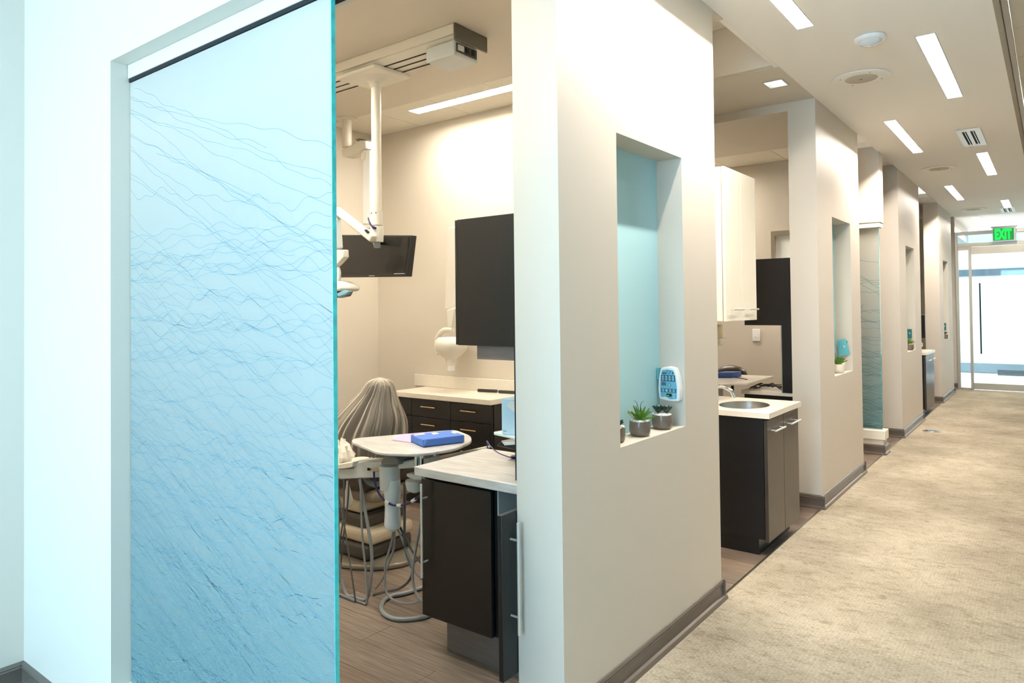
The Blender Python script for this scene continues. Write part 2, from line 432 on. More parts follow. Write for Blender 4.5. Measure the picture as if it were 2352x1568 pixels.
# head track above the pane
hz = at_y(291, 187, 1.142).z
trk = struct(MB().box(JX+0.002, WX, 1.142, 1.235, hz+0.008, OPZ).build('trim_2', WALL, bevel=0.002))
B(JX+0.002, WX, 1.146, 1.20, hz-0.004, hz+0.008).build('rubber_seal', SHADOW, trk)
# walls of the bays
struct(B(LWX, -2.1, 4.30, 4.42, 0, 3.43).build('wall_north', WALL))
struct(B(-4.83, -2.0, 7.83, 7.95, 0, 3.2).build('wall_north', WALL))
struct(B(-2.10, -1.985, 4.42, 5.02, 0, 3.09).build('wall_stub', WALL))
struct(B(-4.83, -2.0, 11.3, 11.42, 0, 3.2).build('wall_north', WALL))
# corridor piers with display niches
def base_run(mb, p0, p1, nrm):
    p0 = Vector(p0); p1 = Vector(p1); n = Vector(nrm)
    prof = [(0, 0), (0.028, 0), (0.028, 0.009), (0.022, 0.019), (0.010, 0.023), (0.010, 0.072), (0.013, 0.078), (0.009, 0.084), (0.012, 0.088), (0.006, 0.098), (0, 0.100)]
    a = [p0+n*d+Vector((0, 0, z)) for d, z in prof]; b = [p1+n*d+Vector((0, 0, z)) for d, z in prof]
    k = len(prof); mb.add(a+b, [tuple(range(k)), tuple(range(k, 2*k))[::-1]]+[(i, (i+1) % k, (i+1) % k+k, i+k) for i in range(k)])
PIERS = [(2.11, 3.598), (5.622, 7.07), (9.16, 10.75), (12.73, 14.42)]
NZ0, NZ1 = 0.955, 2.24
NICHE = [(2.54, 3.178), (6.07, 6.71), (9.62, 10.26), (13.2, 13.85)]
ND = 0.132
for k, ((y0, y1), (n0, n1)) in enumerate(zip(PIERS, NICHE)):
    mb = MB()
    mb.box(PX, WX, y0, n0, 0, 3.2).box(PX, WX, n1, y1, 0, 3.2).box(PX, WX, n0, n1, 0, NZ0).box(PX, WX, n0, n1, NZ1, 3.2)
    mb.box(PX, WX-ND-0.004, n0, n1, NZ0, NZ1)
    wl = struct(mb.build('wall_corridor', WALL))
    B(WX-ND-0.004, WX-ND, n0, n1, NZ0, NZ1).build('niche_back', TEALP, wl)
    bb = MB(); base_run(bb, (WX, y0-0.02, 0), (WX, y1+0.02, 0), (1, 0, 0)); base_run(bb, (PX, y0, 0), (WX+0.02, y0, 0), (0, -1, 0)); base_run(bb, (PX, y1, 0), (WX+0.02, y1, 0), (0, 1, 0))
    struct(bb.build('baseboard_corridor', BASE))
bb = MB(); base_run(bb, (-3.39, -4, 0), (-3.39, 1.085, 0), (1, 0, 0)); struct(bb.build('baseboard_left', BASE))
bb = MB(); base_run(bb, (-3.38, 1.085, 0), (JX, 1.085, 0), (0, -1, 0)); base_run(bb, (JX, 1.10, 0), (WX-0.01, 1.10, 0), (0, -1, 0)); struct(bb.build('baseboard_front', BASE))
bb = MB(); base_run(bb, (LWX, 1.25, 0), (LWX, 4.3, 0), (1, 0, 0)); base_run(bb, (LWX, 4.3, 0), (-4.25, 4.3, 0), (0, -1, 0)); struct(bb.build('baseboard_west', BASE))

# partition with glass further along (between the 2nd and 3rd pier)
GY = 8.0
struct(B(-4.8, WX+0.012, GY, GY+0.19, 2.375, 3.18).build('wall_lintel', WALL, bevel=0.002))
struct(B(-4.8, WX+0.004, GY+0.004, GY+0.186, 0, 0.15).build('wall_sill', WALL))
struct(B(-4.8, WX+0.020, GY-0.006, GY+0.19, 0.15, 0.245).build('trim_3', WLAM, bevel=0.006))
bb = MB(); base_run(bb, (-4.8, GY+0.004, 0), (WX+0.02, GY+0.004, 0), (0, -1, 0)); base_run(bb, (WX+0.004, GY-0.01, 0), (WX+0.004, GY+0.2, 0), (1, 0, 0)); struct(bb.build('baseboard_partition', BASE))
struct(B(-4.8, WX+0.006, GY+0.01, GY+0.17, 2.325, 2.374).build('trim_4', WLAM, bevel=0.002))

def etched(x0, x1, y, z0, z1, n, seed, wid, parent):
    rnd = random.Random(seed); mb = MB()
    for i in range(n):
        t = rnd.random()**2.6*0.86
        zc = z0 + (z1-z0)*t*0.92
        diag = rnd.random() < 0.25
        slope = -rnd.uniform(0.28, 0.62) if diag else rnd.uniform(-0.09, 0.05)
        if diag: zc += 0.05+0.35*rnd.random()
        L = (x1-x0); a0 = x0 if rnd.random() < 0.75 else x0+rnd.uniform(0, 0.5)*L
        a1 = x1 if rnd.random() < 0.75 else x1-rnd.uniform(0, 0.45)*L
        amps = [(rnd.uniform(0.006, 0.022), rnd.uniform(16, 34), rnd.uniform(0, 6.28)), (rnd.uniform(0.003, 0.010), rnd.uniform(34, 62), rnd.uniform(0, 6.28)), (rnd.uniform(0.01, 0.035), rnd.uniform(4, 9), rnd.uniform(0, 6.28))]
        env = rnd.uniform(0, 6.28); steps = int(110*(a1-a0)/L)+4
        pts = []
        for k in range(steps+1):
            x = a0+(a1-a0)*k/steps; u = x-(x0+x1)/2
            m = 0.35+0.65*abs(math.sin(u*3.1+env)); m = m*(0.4 if diag else 1)
            z = zc + slope*u + sum(a*m*math.sin(f*u+p) for a, f, p in amps)
            if z < z0+0.003 or z > z1-0.01:
                if len(pts) > 1: ribbon(mb, pts, y, wid)
                pts = []; continue
            pts.append((x, z))
        if len(pts) > 1: ribbon(mb, pts, y, wid)
    o = mb.build('etched_line', ETCH, parent); o['kind'] = 'stuff'; return o
def ribbon(mb, pts, y, wid):
    n = len(mb.v); h = wid/2
    for i, (x, z) in enumerate(pts):
        a = pts[max(i-1, 0)]; b = pts[min(i+1, len(pts)-1)]; dx, dz = b[0]-a[0], b[1]-a[1]; L = math.hypot(dx, dz) or 1
        nx, nz = -dz/L*h, dx/L*h
        mb.v += [Vector((x+nx, y, z+nz)), Vector((x-nx, y, z-nz))]
    for i in range(len(pts)-1):
        mb.f.append((n+2*i, n+2*i+1, n+2*i+3, n+2*i+2))
# the near pane
GX0, GX1, GYN = JX+0.004, -1.463, 1.150
glass = thing('glass_panel', ((GX0+GX1)/2, GYN, 0.235), 'large frosted pale blue glass pane etched with wavy lines, nearest the camera', 'glass panel')
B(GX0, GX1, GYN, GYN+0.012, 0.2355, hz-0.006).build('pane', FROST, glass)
B(GX1, GX1+0.0015, GYN-0.0005, GYN+0.0125, 0.235, hz-0.004).build('polished_edge', GEDGE, glass)
etched(GX0+0.002, GX1-0.002, GYN-0.0006, 0.24, hz-0.02, 300, 5, 0.0012, glass)
glass2 = thing('glass_panel', (-1.6, GY+0.09, 0.245), 'distant frosted blue glass pane standing on a low white sill beside the corridor', 'glass panel')
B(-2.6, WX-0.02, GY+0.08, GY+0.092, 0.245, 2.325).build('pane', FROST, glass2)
B(WX-0.02, WX-0.018, GY+0.079, GY+0.093, 0.245, 2.325).build('polished_edge', GEDGE, glass2)
etched(-2.1, WX-0.02, GY+0.079, 0.25, 2.2, 160, 9, 0.003, glass2)

# ---- far entrance: aluminium frame, glass door, transom
FY = 15.03
def fp(px, py): p = at_y(px, py, FY); return p.x, p.z
struct(MB().box(-4.9, WX+0.0, FY, FY+0.12, 0, 3.12).build('wall_entrance', WALL))
struct(B(-1.6, WX, FY+0.12, 17.6, 2.80, 3.2).build('wall_bulkhead', WALL))
bb = MB(); base_run(bb, (-1.7, FY, 0), (WX, FY, 0), (0, -1, 0)); struct(bb.build('baseboard_entrance', BASE))
fr = MB()
fr.box(WX, WX+0.045, FY-0.03, FY+0.07, 0, 2.83).box(WX+0.045, 1.3, FY-0.03, FY+0.07, 2.77, 2.83).box(WX+0.045, 1.3, FY-0.03, FY+0.07, 2.56, 2.62)
fr.box(-1.205, -1.165, FY-0.03, FY+0.07, 0, 2.56).box(WX+0.045, -1.205, FY-0.02, FY+0.06, 0, 0.03).box(WX+0.045, -1.205, FY-0.02, FY+0.06, 2.50, 2.56)
fr.box(0.10, 0.15, FY-0.03, FY+0.07, 0, 2.56)
door = struct(fr.build('door_1', ALU, bevel=0.003))
MB().box(-1.163, 0.098, FY-0.015, FY+0.045, 0.01, 0.12).box(-1.163, 0.098, FY-0.015, FY+0.045, 2.42, 2.55).build('door_rail', ALU, door)
MB().box(WX+0.045, -1.205, FY+0.01, FY+0.02, 0.03, 2.50).build('side_pane', CLEAR, door)
B(WX+0.045, 1.3, FY+0.01, FY+0.02, 2.62, 2.77).build('transom_pane', clearglass('transom_glass', (0.72, 0.86, 0.94)), door)
B(-1.163, 0.098, FY+0.008, FY+0.02, 0.12, 2.42).build('door_pane', CLEAR, door)
B(0.15, 1.3, FY+0.008, FY+0.02, 0.0, 2.56).build('side_pane', CLEAR, door)
hx = fp(2252, 700)[0]
MB().cyl((hx, FY-0.055, 0.645), (hx, FY-0.055, 1.90), 0.012).cyl((hx, FY-0.055, 0.85), (hx, FY+0.008, 0.85), 0.008).cyl((hx, FY-0.055, 1.7), (hx, FY+0.008, 1.7), 0.008).build('pull_handle', mat('dark_teal_metal', (28, 62, 72), 0.3, 0.6), door)
# outdoors beyond it: sunlit paving and a pale building
PAVE = mat('sunlit_paving', (236, 240, 244), 0.8, var=0.03, vscale=3)
struct(B(-8, 6, 15.15, 19.0, -0.12, -0.02).build('pavement', PAVE))
bld = thing('building', (0, 19, -0.02), 'bright pale building seen through the glass entrance, with a blue grey band', 'building')
PALE = mat('pale_facade', (238, 242, 246), 0.8)
B(-6, 6, 19.0, 19.3, -0.02, 4.2).build('facade', PALE, bld)
B(-6, 6, 18.93, 19.0, 2.16, 2.31).build('canopy_band', mat('blue_grey_band', (84, 112, 132), 0.6), bld)
B(-6, 6, 18.95, 19.0, 0.0, 0.20).build('plinth', mat('pale_blue_plinth', (128, 152, 168), 0.7), bld)
gr = MB()
for k in range(4): gr.box(-1.0, 1.2, 18.5, 18.56, -0.01+k*0.03, 0.010+k*0.03)
gr.build('louvre', mat('slate_louvre', (60, 78, 90), 0.6), bld)

# ================================================================== CEILING FITTINGS
lens_lab = ['over the first niched pier', 'over the second niched pier', 'over the third niched pier']
def lamp(h, label, zb=CZ, lens=LENS, dep=0.088, grp=None):
    x0, x1, y0, y1 = h; g = 0.0008
    t = thing('ceiling_light', ((x0+x1)/2, (y0+y1)/2, zb), label, 'ceiling light', grp)
    f = MB(); t_ = 0.006
    f.box(x0+g, x0+t_, y0+g, y1-g, zb-0.002, zb+dep).box(x1-t_, x1-g, y0+g, y1-g, zb-0.002, zb+dep).box(x0+t_, x1-t_, y0+g, y0+t_, zb-0.002, zb+dep).box(x0+t_, x1-t_, y1-t_, y1-g, zb-0.002, zb+dep)
    if lens is LENS and x0 < -1:
        f.box(x0+t_, x1-t_, y0+t_, y1-t_, zb+dep-0.006, zb+dep)
        f.build('frame', WHITEP, t)
        B(x1-0.030, x1-0.010, y0+0.02, y1-0.02, zb+0.052, zb+0.074).build('tube', TUBE, t)
        return t
    f.build('frame', GREYP, t)
    B(x0+t_, x1-t_, y0+t_, y1-t_, zb+dep-0.014, zb+dep-0.006).build('lens', lens, t)
    return t
L_LAB = {2.57: 'slot light over the first niche, cut by the top edge of the photo',
         6.74: 'slot light of the left row beyond the round ceiling speaker, over the second niche wall',
         10.95: 'third slot light of the left row, between the farther two ceiling speakers',
         4.73: 'largest fully visible slot light, right of the nearest round speaker',
         8.80: 'slot light of the right row just beyond the slotted air vent',
         13.05: 'small far slot light of the right row, just above the exit sign'}
for h in LX:
    lamp(h, L_LAB[h[2]], grp='recessed slot lights of the corridor')
lamp(LX_far, 'farthest small slot light, beyond the top of the entrance frame', grp='recessed slot lights of the corridor')
lamp(STL, 'long bright strip light in the tile ceiling of the near treatment bay', zb=3.10, lens=STRIPL, dep=0.03)
lamp((-1.95, -1.65, 3.78, 3.86), 'unseen fill light added in the raised ceiling pocket behind the first pier', zb=3.39, lens=STRIPL, dep=0.03)  # added out of sight to light the pocket and the soffit face
lamp((-4.7, -3.0, 7.30, 7.46), 'unseen fill light added in the ceiling of the second bay', zb=3.06, lens=STRIPL, dep=0.03)  # extra lamp kept out of view, brightens the second bay
for (ex, ey) in ((-3.35, 1.52), (-4.6, 2.3)):
    lamp((ex, ex+1.4, ey, ey+0.12), ('strip light in the near bay, blurred behind the frosted glass' if ex > -4 else 'unseen fill light added over the hidden left part of the near bay'), zb=3.055, lens=STRIPL, dep=0.03)  # the left one is added unseen to brighten the bay wall

def speaker(x, y, label):
    t = thing('ceiling_speaker', (x, y, CZ), label, 'speaker', 'round ceiling speakers')
    MB().lathe([(0.178, 0), (0.185, -0.003), (0.183, -0.008), (0.172, -0.012), (0.105, -0.009), (0.0, -0.009)], (x, y, CZ), 48).build('rim', CEIL, t)
    MB().lathe([(0.104, -0.0085), (0.100, -0.0115), (0.0, -0.013)], (x, y, CZ), 40).build('grille', mat('speaker_mesh', (196, 188, 168), 0.7, bump=0.8, bscale=900), t)
    MB().lathe([(0.007, -0.012), (0.006, -0.0150), (0.0, -0.0155)], (x, y, CZ), 12).build('logo_dot', BLACKP, t)
    for a in (0.6, 2.17, 3.74, 5.3):
        MB().lathe([(0.005, -0.0105), (0.004, -0.0125), (0, -0.013)], (x+0.14*math.cos(a), y+0.14*math.sin(a), CZ), 8).build('screw', GREYK, t)
speaker(-1.03, 5.335, 'large round white speaker nearest the camera, under the smoke detector')
speaker(-1.025, 9.46, 'middle of the three round ceiling speakers, left of the third slot light')
speaker(-1.026, 13.9, 'farthest and flattest round ceiling speaker, left of the exit sign')
t = thing('smoke_detector', (-0.829, 4.561, CZ), 'white domed smoke detector on the corridor ceiling between two slot lights', 'smoke detector')
MB().lathe([(0.078, 0), (0.083, -0.004), (0.083, -0.018), (0.074, -0.026), (0.066, -0.027)], (-0.829, 4.561, CZ), 40).build('housing', WHITEP, t)
MB().lathe([(0.064, -0.0265), (0.056, -0.040), (0.030, -0.052), (0.0, -0.056)], (-0.829, 4.561, CZ), 40).build('dome', mat('detector_lens', (215, 218, 218), 0.12, coat=0.5), t)
MB().lathe([(0.006, -0.036), (0.004, -0.046), (0, -0.048)], (-0.80, 4.58, CZ), 10).build('indicator', BLACKP, t)
def vent(x0, x1, y0, y1, label, grp='slotted air vents'):
    t = thing('ceiling_vent', ((x0+x1)/2, (y0+y1)/2, CZ), label, 'air vent', grp)
    w_ = x1-x0; hs = [(x0+w_*0.22, x0+w_*0.40, y0+0.09, y1-0.07), (x0+w_*0.56, x0+w_*0.74, y0+0.09, y1-0.07)]
    slab(x0, x1, y0, y1, CZ-0.010, CZ-0.003, hs).build('face_plate', WHITEP, t, bevel=0.001)
    B(x0+0.01, x1-0.01, y0+0.02, y1-0.02, CZ-0.0025, CZ-0.0002).build('duct', SHADOW, t)
    for h in hs:
        MB().beam(((h[0]*0.35+h[1]*0.65), h[2]+0.01, CZ-0.008), ((h[0]*0.35+h[1]*0.65), h[3]-0.01, CZ-0.008), 0.006, 0.008).build('blade', METAL, t)
vent(-0.68, -0.493, 7.50, 8.32, 'white air vent with two black slots in the corridor ceiling')
vent(-0.68, -0.485, 14.0, 14.75, 'tiny far air vent directly above the exit sign')
t = thing('downlight', (-1.535, 5.09, CZ), 'square downlight with bright reflector in the soffit between the first two piers', 'downlight')
x0, x1, y0, y1 = DL
MB().box(x0-0.008, x0+0.004, y0-0.008, y1+0.008, CZ-0.003, CZ+0.0).box(x1-0.004, x1+0.008, y0-0.008, y1+0.008, CZ-0.003, CZ).box(x0+0.004, x1-0.004, y0-0.008, y0+0.004, CZ-0.003, CZ).box(x0+0.004, x1-0.004, y1-0.004, y1+0.008, CZ-0.003, CZ).build('trim_ring', METAL, t)
MB().box(x0+0.0005, x0+0.004, y0+0.0005, y1-0.0005, CZ, CZ+0.07).box(x1-0.004, x1-0.0005, y0+0.0005, y1-0.0005, CZ, CZ+0.07).box(x0+0.004, x1-0.004, y1-0.004, y1-0.0005, CZ, CZ+0.07).box(x0+0.004, x1-0.004, y0+0.0005, y0+0.004, CZ, CZ+0.07).build('reflector', METAL, t)
B(x0+0.004, x1-0.004, y0+0.004, y1-0.004, CZ+0.06, CZ+0.066).build('lens', DOWNL, t)
t = thing('ceiling_vent', (-1.5, 12.3, 3.1), 'pale air register in the ceiling recess between the third and fourth pier', 'air vent')
slab(-1.59, -1.42, 11.95, 12.35, 3.108, 3.118, [(-1.57, -1.44, 12.05, 12.09), (-1.57, -1.44, 12.15, 12.19)]).build('face_plate', WHITEP, t)

# exit sign on the entrance frame
ea = at_y(2279, 523, 14.86); eb = at_y(2334, 551, 14.86)
t = thing('exit_sign', ((ea.x+eb.x)/2, 14.9, eb.z), 'glowing green exit sign above the glass entrance door', 'exit sign')
sx0, sx1, sz0, sz1 = ea.x, eb.x, eb.z, ea.z
B(sx0, sx1, 14.87, 14.93, sz0, sz1).build('housing', GREYP, t, bevel=0.004)
B(sx0+0.012, sx1-0.03, 14.864, 14.869, sz0+0.012, sz1-0.022).build('face', emis('lit_exit_face', (0.05, 0.42, 0.10), 0.9), t)
tx = text_mb('EXIT', 0.2, (0, 14.862, 0), (1, 0, 0), (0, 0, 1), 0.004, 0.010, 'LEFT')
mnx = min(p.x for p in tx.v); mxx = max(p.x for p in tx.v); mnz = min(p.z for p in tx.v); mxz = max(p.z for p in tx.v)
for p in tx.v:
    p.x = sx0+0.035+(p.x-mnx)/(mxx-mnx)*((sx1-sx0)-0.095); p.z = sz0+0.022+(p.z-mnz)/(mxz-mnz)*((sz1-sz0)-0.05)
tx.build('letters', EXITG, t)
B((sx0+sx1)/2-0.03, (sx0+sx1)/2+0.03, 14.931, FY-0.03, sz0+0.05, sz0+0.09).build('bracket', GREYP, t)
B(sx0-0.02, sx1+0.02, 14.86, 14.94, sz1, sz1+0.018).build('canopy', GREYP, t)

# ================================================================== NEAR NICHE
def pebbles(cx, cy, z, r, n, seed, parent, s=0.009):
    rnd = random.Random(seed)
    mb = MB(); mb.lathe([(r, -0.004), (r*0.9, 0.001), (0, 0.004)], (cx, cy, z), 20); mb.build('gravel', PEBBLE, parent)
    for k in range(n):
        a = rnd.uniform(0, 2*PI); q = r*math.sqrt(rnd.random())*0.92
        px, py = cx+q*math.cos(a), cy+q*math.sin(a); e = s*rnd.uniform(0.7, 1.15); f = e*rnd.uniform(0.7, 1.2)
        m_ = MB(); rs = []
        for i in range(5):
            th = PI*(i+0.25)/4.5 if i else 0.12
            rs.append([Vector((px+e*math.sin(th)*math.cos(2*PI*j/8+a), py+f*math.sin(th)*math.sin(2*PI*j/8+a), z+0.003+e*0.75*math.cos(th))) for j in range(8)])
        m_.rings(rs).build('pebble', PEBBLE, parent)
def leaf(mb, base, az, tilt, L, wd, curl=0.0, th=0.002, cup=0.25):
    d = Vector((math.cos(az), math.sin(az), 0)); sd = Vector((-math.sin(az), math.cos(az), 0)); n = 7; rs = []
    p = Vector(base); a = tilt
    for i in range(n):
        t_ = i/(n-1); w_ = wd*math.sin(PI*min(1, 0.16+0.84*t_)**0.8)*(1 if t_ < 0.999 else 0.02)+0.0006
        dirv = d*math.cos(a)+Vector((0, 0, 1))*math.sin(a); nn = dirv.cross(sd).normalized()*-1
        if nn.z < 0: nn = -nn
        rs.append([p+sd*w_*0.5+nn*(w_*cup), p+nn*th*0.2, p-sd*w_*0.5+nn*(w_*cup), p-nn*th*1.2])
        p = p+dirv*(L/(n-1)); a -= curl/(n-1)
    mb.rings(rs)
def pot(cx, cy, z, r, h, matl, label, kind, seed, grp=None, simple=False):
    t = thing('potted_succulent', (cx, cy, z), label, 'plant', grp)
    MB().lathe([(r*0.70, 0), (r*0.78, 0.001), (r*0.93, h*0.14), (r*1.0, h*0.36), (r*1.0, h*0.62), (r*0.965, h*0.97), (r*0.955, h), (r*0.90, h), (r*0.89, h*0.90), (0, h*0.88)], (cx, cy, z), 40).build('pot', matl, t)
    pebbles(cx, cy, z+h*0.955, r*0.87, 10 if simple else 40, seed, t, 0.0105)
    rnd = random.Random(seed+50); zz = z+h*0.97
    if kind == 'aloe':
        for k in range(18):
            ring = k % 3; az = k*2.399; tl = (1.25, 0.85, 0.5)[ring]+rnd.uniform(-0.1, 0.1)
            l_ = MB(); leaf(l_, (cx+0.006*math.cos(az), cy+0.006*math.sin(az), zz), az, tl, r*rnd.uniform(1.25, 1.6), r*0.46, rnd.uniform(-0.3, 0.3), 0.003)
            l_.build('leaf', LEAFG, t)
        for az, s_ in ((1.0, 1), (2.0, -1)):
            MB().tube([(cx, cy, zz), (cx+0.004*s_, cy-0.003, zz+r*1.1), (cx+0.012*s_, cy-0.006, zz+r*1.75), (cx+0.026*s_, cy-0.008, zz+r*1.95)], lambda q: 0.0018*(1-q)+0.0004, 6).build('stem', LEAFD, t)
    elif kind == 'rosette':
        for (ox, oy, rr, mt) in ((-0.35*r, -0.1*r, 0.62*r, LEAFD), (0.35*r, 0.25*r, 0.58*r, LEAFD)):
            for k in range(20):
                az = k*2.399; q = k/20
                l_ = MB(); leaf(l_, (cx+ox, cy+oy, zz+0.008+0.014*(1-q)), az, 1.30-q*0.85, rr*(0.8+0.75*q), rr*(0.50+0.42*q), -0.5, 0.003, 0.3)
                l_.build('leaf', LEAFP if k < 7 else mt, t)
    else:
        for k in range(14):
            az = k*2.399; q = k/14
            l_ = MB(); leaf(l_, (cx, cy, zz+0.004), az, 1.2-q*0.8, r*(0.8+0.5*q), r*0.5, -0.3, 0.003, 0.3)
            l_.build('leaf', LEAFD, t)
    return t
G = 'succulents in grey pots in the near niche'
p = at_z(1470, 1000, NZ0); pot(p.x, p.y, NZ0, 0.047, 0.066, POTG, 'spiky green aloe in a round taupe pot, middle of the near niche', 'aloe', 1, G)
p = at_z(1521, 984, NZ0); pot(p.x, p.y, NZ0, 0.047, 0.066, POTG, 'dark green rosette succulent in a round taupe pot, under the keypad control', 'rosette', 2, G)
p = at_z(1420, 1014, NZ0); pot(p.x+0.0, p.y-0.008, NZ0, 0.034, 0.064, POTG, 'taupe pot half hidden by the left edge of the near niche', 'small', 3, G)

# keypad control on the far side of the niche (faces -Y)
def rounded(pts, rad=0.006, n=4):
    out = []; k = len(pts)
    for i in range(k):
        a = Vector(pts[i-1]); b = Vector(pts[i]); c = Vector(pts[(i+1) % k])
        u = (a-b); v = (c-b); r_ = min(rad, u.length*0.45, v.length*0.45); p0 = b+u.normalized()*r_; p1 = b+v.normalized()*r_
        for j in range(n+1):
            t_ = j/n; out.append(p0*(1-t_)**2+b*2*t_*(1-t_)+p1*t_*t_)
    return out
n1 = NICHE[0][1]
KY = n1-0.045
def kp(px, py, dy=0.0): return at_y(px, py, KY+dy)
t = thing('keypad_control', at_y(1540, 921, n1-0.001), 'white wall keypad with blue symbol panel and green digits inside the near niche', 'control panel')
# outline in the plane of its face: x across, z up
a_, b_ = kp(1513, 919), kp(1560, 921); c_, d_ = kp(1554, 843), kp(1516, 845)
xs0, xs1 = a_.x, b_.x; zs0, zs1 = (a_.z+b_.z)/2, (c_.z+d_.z)/2; KW = xs1-xs0; KH = zs1-zs0
def kf(u, v, dy=0.0): return Vector((xs0+KW*u, KY+dy, zs0+KH*v))
front = [kf(0.03, 0.04), kf(0.5, -0.01), kf(1.0, 0.0), kf(1.02, 0.35), kf(0.94, 0.75), kf(0.80, 0.99), kf(0.45, 1.03), kf(0.12, 0.98), kf(0.03, 0.72), kf(-0.02, 0.35)]
back = [kf(0.03, 0.04, 0.0), kf(0.5, -0.01), kf(1.0, 0.0), kf(1.02, 0.35), kf(0.94, 0.75), kf(0.80, 0.99), kf(0.45, 1.03), kf(0.12, 0.98), kf(0.03, 0.72), kf(-0.02, 0.35)]
MB().prism(rounded(front, 0.010, 5), (0, n1-KY-0.0008, 0)).build('housing', WHITEP, t, bevel=0.003, seg=3)
face = [kf(0.12, 0.10), kf(0.38, 0.12), kf(0.55, 0.05), kf(0.88, 0.07), kf(0.90, 0.40), kf(0.84, 0.72), kf(0.74, 0.92), kf(0.45, 0.95), kf(0.20, 0.92), kf(0.12, 0.70), kf(0.09, 0.4)]
MB().prism([p+Vector((0, -0.0018, 0)) for p in rounded(face, 0.004, 3)], (0, 0.002, 0)).build('face_plate', DISPB, t)
def kq(u0, u1, v0, v1, m_, name, dy=-0.0032):
    return MB().prism([kf(u0, v0, dy), kf(u1, v0, dy), kf(u1, v1, dy), kf(u0, v1, dy)], (0, 0.0016, 0)).build(name, m_, t)
kq(0.14, 0.83, 0.585, 0.775, DISPD, 'symbol_band'); kq(0.13, 0.87, 0.255, 0.365, DISPD, 'symbol_band')
kq(0.16, 0.38, 0.455, 0.555, mat('slate_print', (76, 104, 116), 0.5), 'printed_block'); kq(0.20, 0.42, 0.80, 0.86, mat('slate_print', (76, 104, 116), 0.5), 'printed_block')
MB().prism([kf(0.42, 0.905, -0.0034), kf(0.64, 0.905, -0.0034), kf(0.53, 0.80, -0.0034)], (0, 0.0016, 0)).build('warning_triangle', DISPD, t)
MB().prism([kf(0.47, 0.885, -0.0040), kf(0.59, 0.885, -0.0040), kf(0.53, 0.83, -0.0040)], (0, 0.0008, 0)).build('warning_mark', DISPL, t)
MB().prism([kf(0.72+0.025*math.cos(q*PI/4), 0.84+0.035*math.sin(q*PI/4), -0.0034) for q in range(8)], (0, 0.0016, 0)).build('child_symbol', BLACKP, t)
for i in range(4):
    u = 0.235+i*0.165
    for (va, vb, top) in ((0.69, 0.755, True), (0.605, 0.67, False)):
        w_ = 0.048
        out = [kf(u-w_, va if top else vb, -0.0042), kf(u+w_, va if top else vb, -0.0042), kf(u+w_*0.8, vb-0.01 if top else va+0.01, -0.0042), kf(u, vb if top else va, -0.0042), kf(u-w_*0.8, vb-0.01 if top else va+0.01, -0.0042)]
        MB().prism(out, (0, 0.0010, 0)).build('tooth_symbol', DISPL, t)
        MB().prism([kf(u-0.018, (va+vb)/2-0.02, -0.0048), kf(u+0.018, (va+vb)/2-0.02, -0.0048), kf(u+0.018, (va+vb)/2+0.012, -0.0048), kf(u-0.018, (va+vb)/2+0.012, -0.0048)], (0, 0.0006, 0)).build('tooth_center', DISPD, t)
    u = 0.235+i*0.175
    kq(u-0.052, u+0.052, 0.275, 0.345, DISPL, 'button_symbol', -0.0044)
    kq(u-0.030, u+0.030, 0.295, 0.325, DISPD if i != 1 else DISPB, 'button_symbol', -0.0050)
cc = kf(0.535, 0.47, -0.0036)
MB().rings([MB().ring(cc, (0, 1, 0), 0.0092, 24), MB().ring(cc+Vector((0, 0.0015, 0)), (0, 1, 0), 0.0092, 24)]).build('button_ring', DISPD, t)
cc = kf(0.535, 0.47, -0.0044)
MB().rings([MB().ring(cc, (0, 1, 0), 0.0072, 24), MB().ring(cc+Vector((0, 0.0008, 0)), (0, 1, 0), 0.0072, 24)]).build('round_button', DISPL, t)
MB().prism([kf(0.50, 0.445, -0.0052), kf(0.58, 0.47, -0.0052), kf(0.50, 0.495, -0.0052)], (0, 0.0008, 0)).build('arrow_symbol', DISPD, t)
kq(0.40, 0.655, 0.13, 0.215, BLACKP, 'digit_window', -0.0044)
text_mb('0.200', 0.0062, kf(0.415, 0.148, -0.0058), (1, 0, 0), (0, 0, 1), 0.0006, 0.0002).build('digits', DIGIT, t)
for v in (0.11, 0.185):
    MB().prism([kf(0.765+0.05*math.cos(q*PI/5), v+0.012+0.03*math.sin(q*PI/5), -0.0040) for q in range(10)], (0, 0.0014, 0)).build('arrow_button', DISPL, t)
    MB().prism([kf(0.745, v+0.005, -0.0050), kf(0.785, v+0.005, -0.0050), kf(0.765, v+0.022, -0.0050)], (0, 0.0006, 0)).build('arrow_symbol', DISPD, t)
B(xs0-0.012, xs0-0.002, KY+0.010, KY+0.030, zs0+KH*0.62, zs0+KH*0.97).build('film_cover_edge', mat('teal_film', (96, 176, 186), 0.3), t)

# further niches
TFILM = mat('teal_film', (96, 176, 186), 0.3); TPLATE = mat('dark_teal_plate', (46, 112, 116), 0.3)
def film_control(n1, label, sc=1.0, film=True):
    x = WX-0.066; t = thing('wall_control', (x, n1-0.002, 1.10), label, 'control panel', 'small controls in the distant niches')
    if film:
        MB().prism([(x-0.055, n1-0.026, 1.215), (x+0.015, n1-0.026, 1.235), (x+0.052, n1-0.026, 1.10), (x-0.035, n1-0.026, 1.075)], (0, 0.003, 0)).build('film_cover', TFILM, t)
    B(x-0.036, x+0.026, n1-0.022, n1-0.001, 1.10, 1.215).build('plate', TPLATE, t, bevel=0.003)
    MB().prism([(x-0.004, n1-0.030, 1.175), (x+0.012, n1-0.030, 1.165), (x+0.004, n1-0.030, 1.15)], (0, 0.004, 0)).build('clip', WHITEP, t)
film_control(NICHE[1][1], 'teal film covered control in the second niche, above two white pots')
film_control(NICHE[2][1], 'small dark teal control in the third niche', film=False)
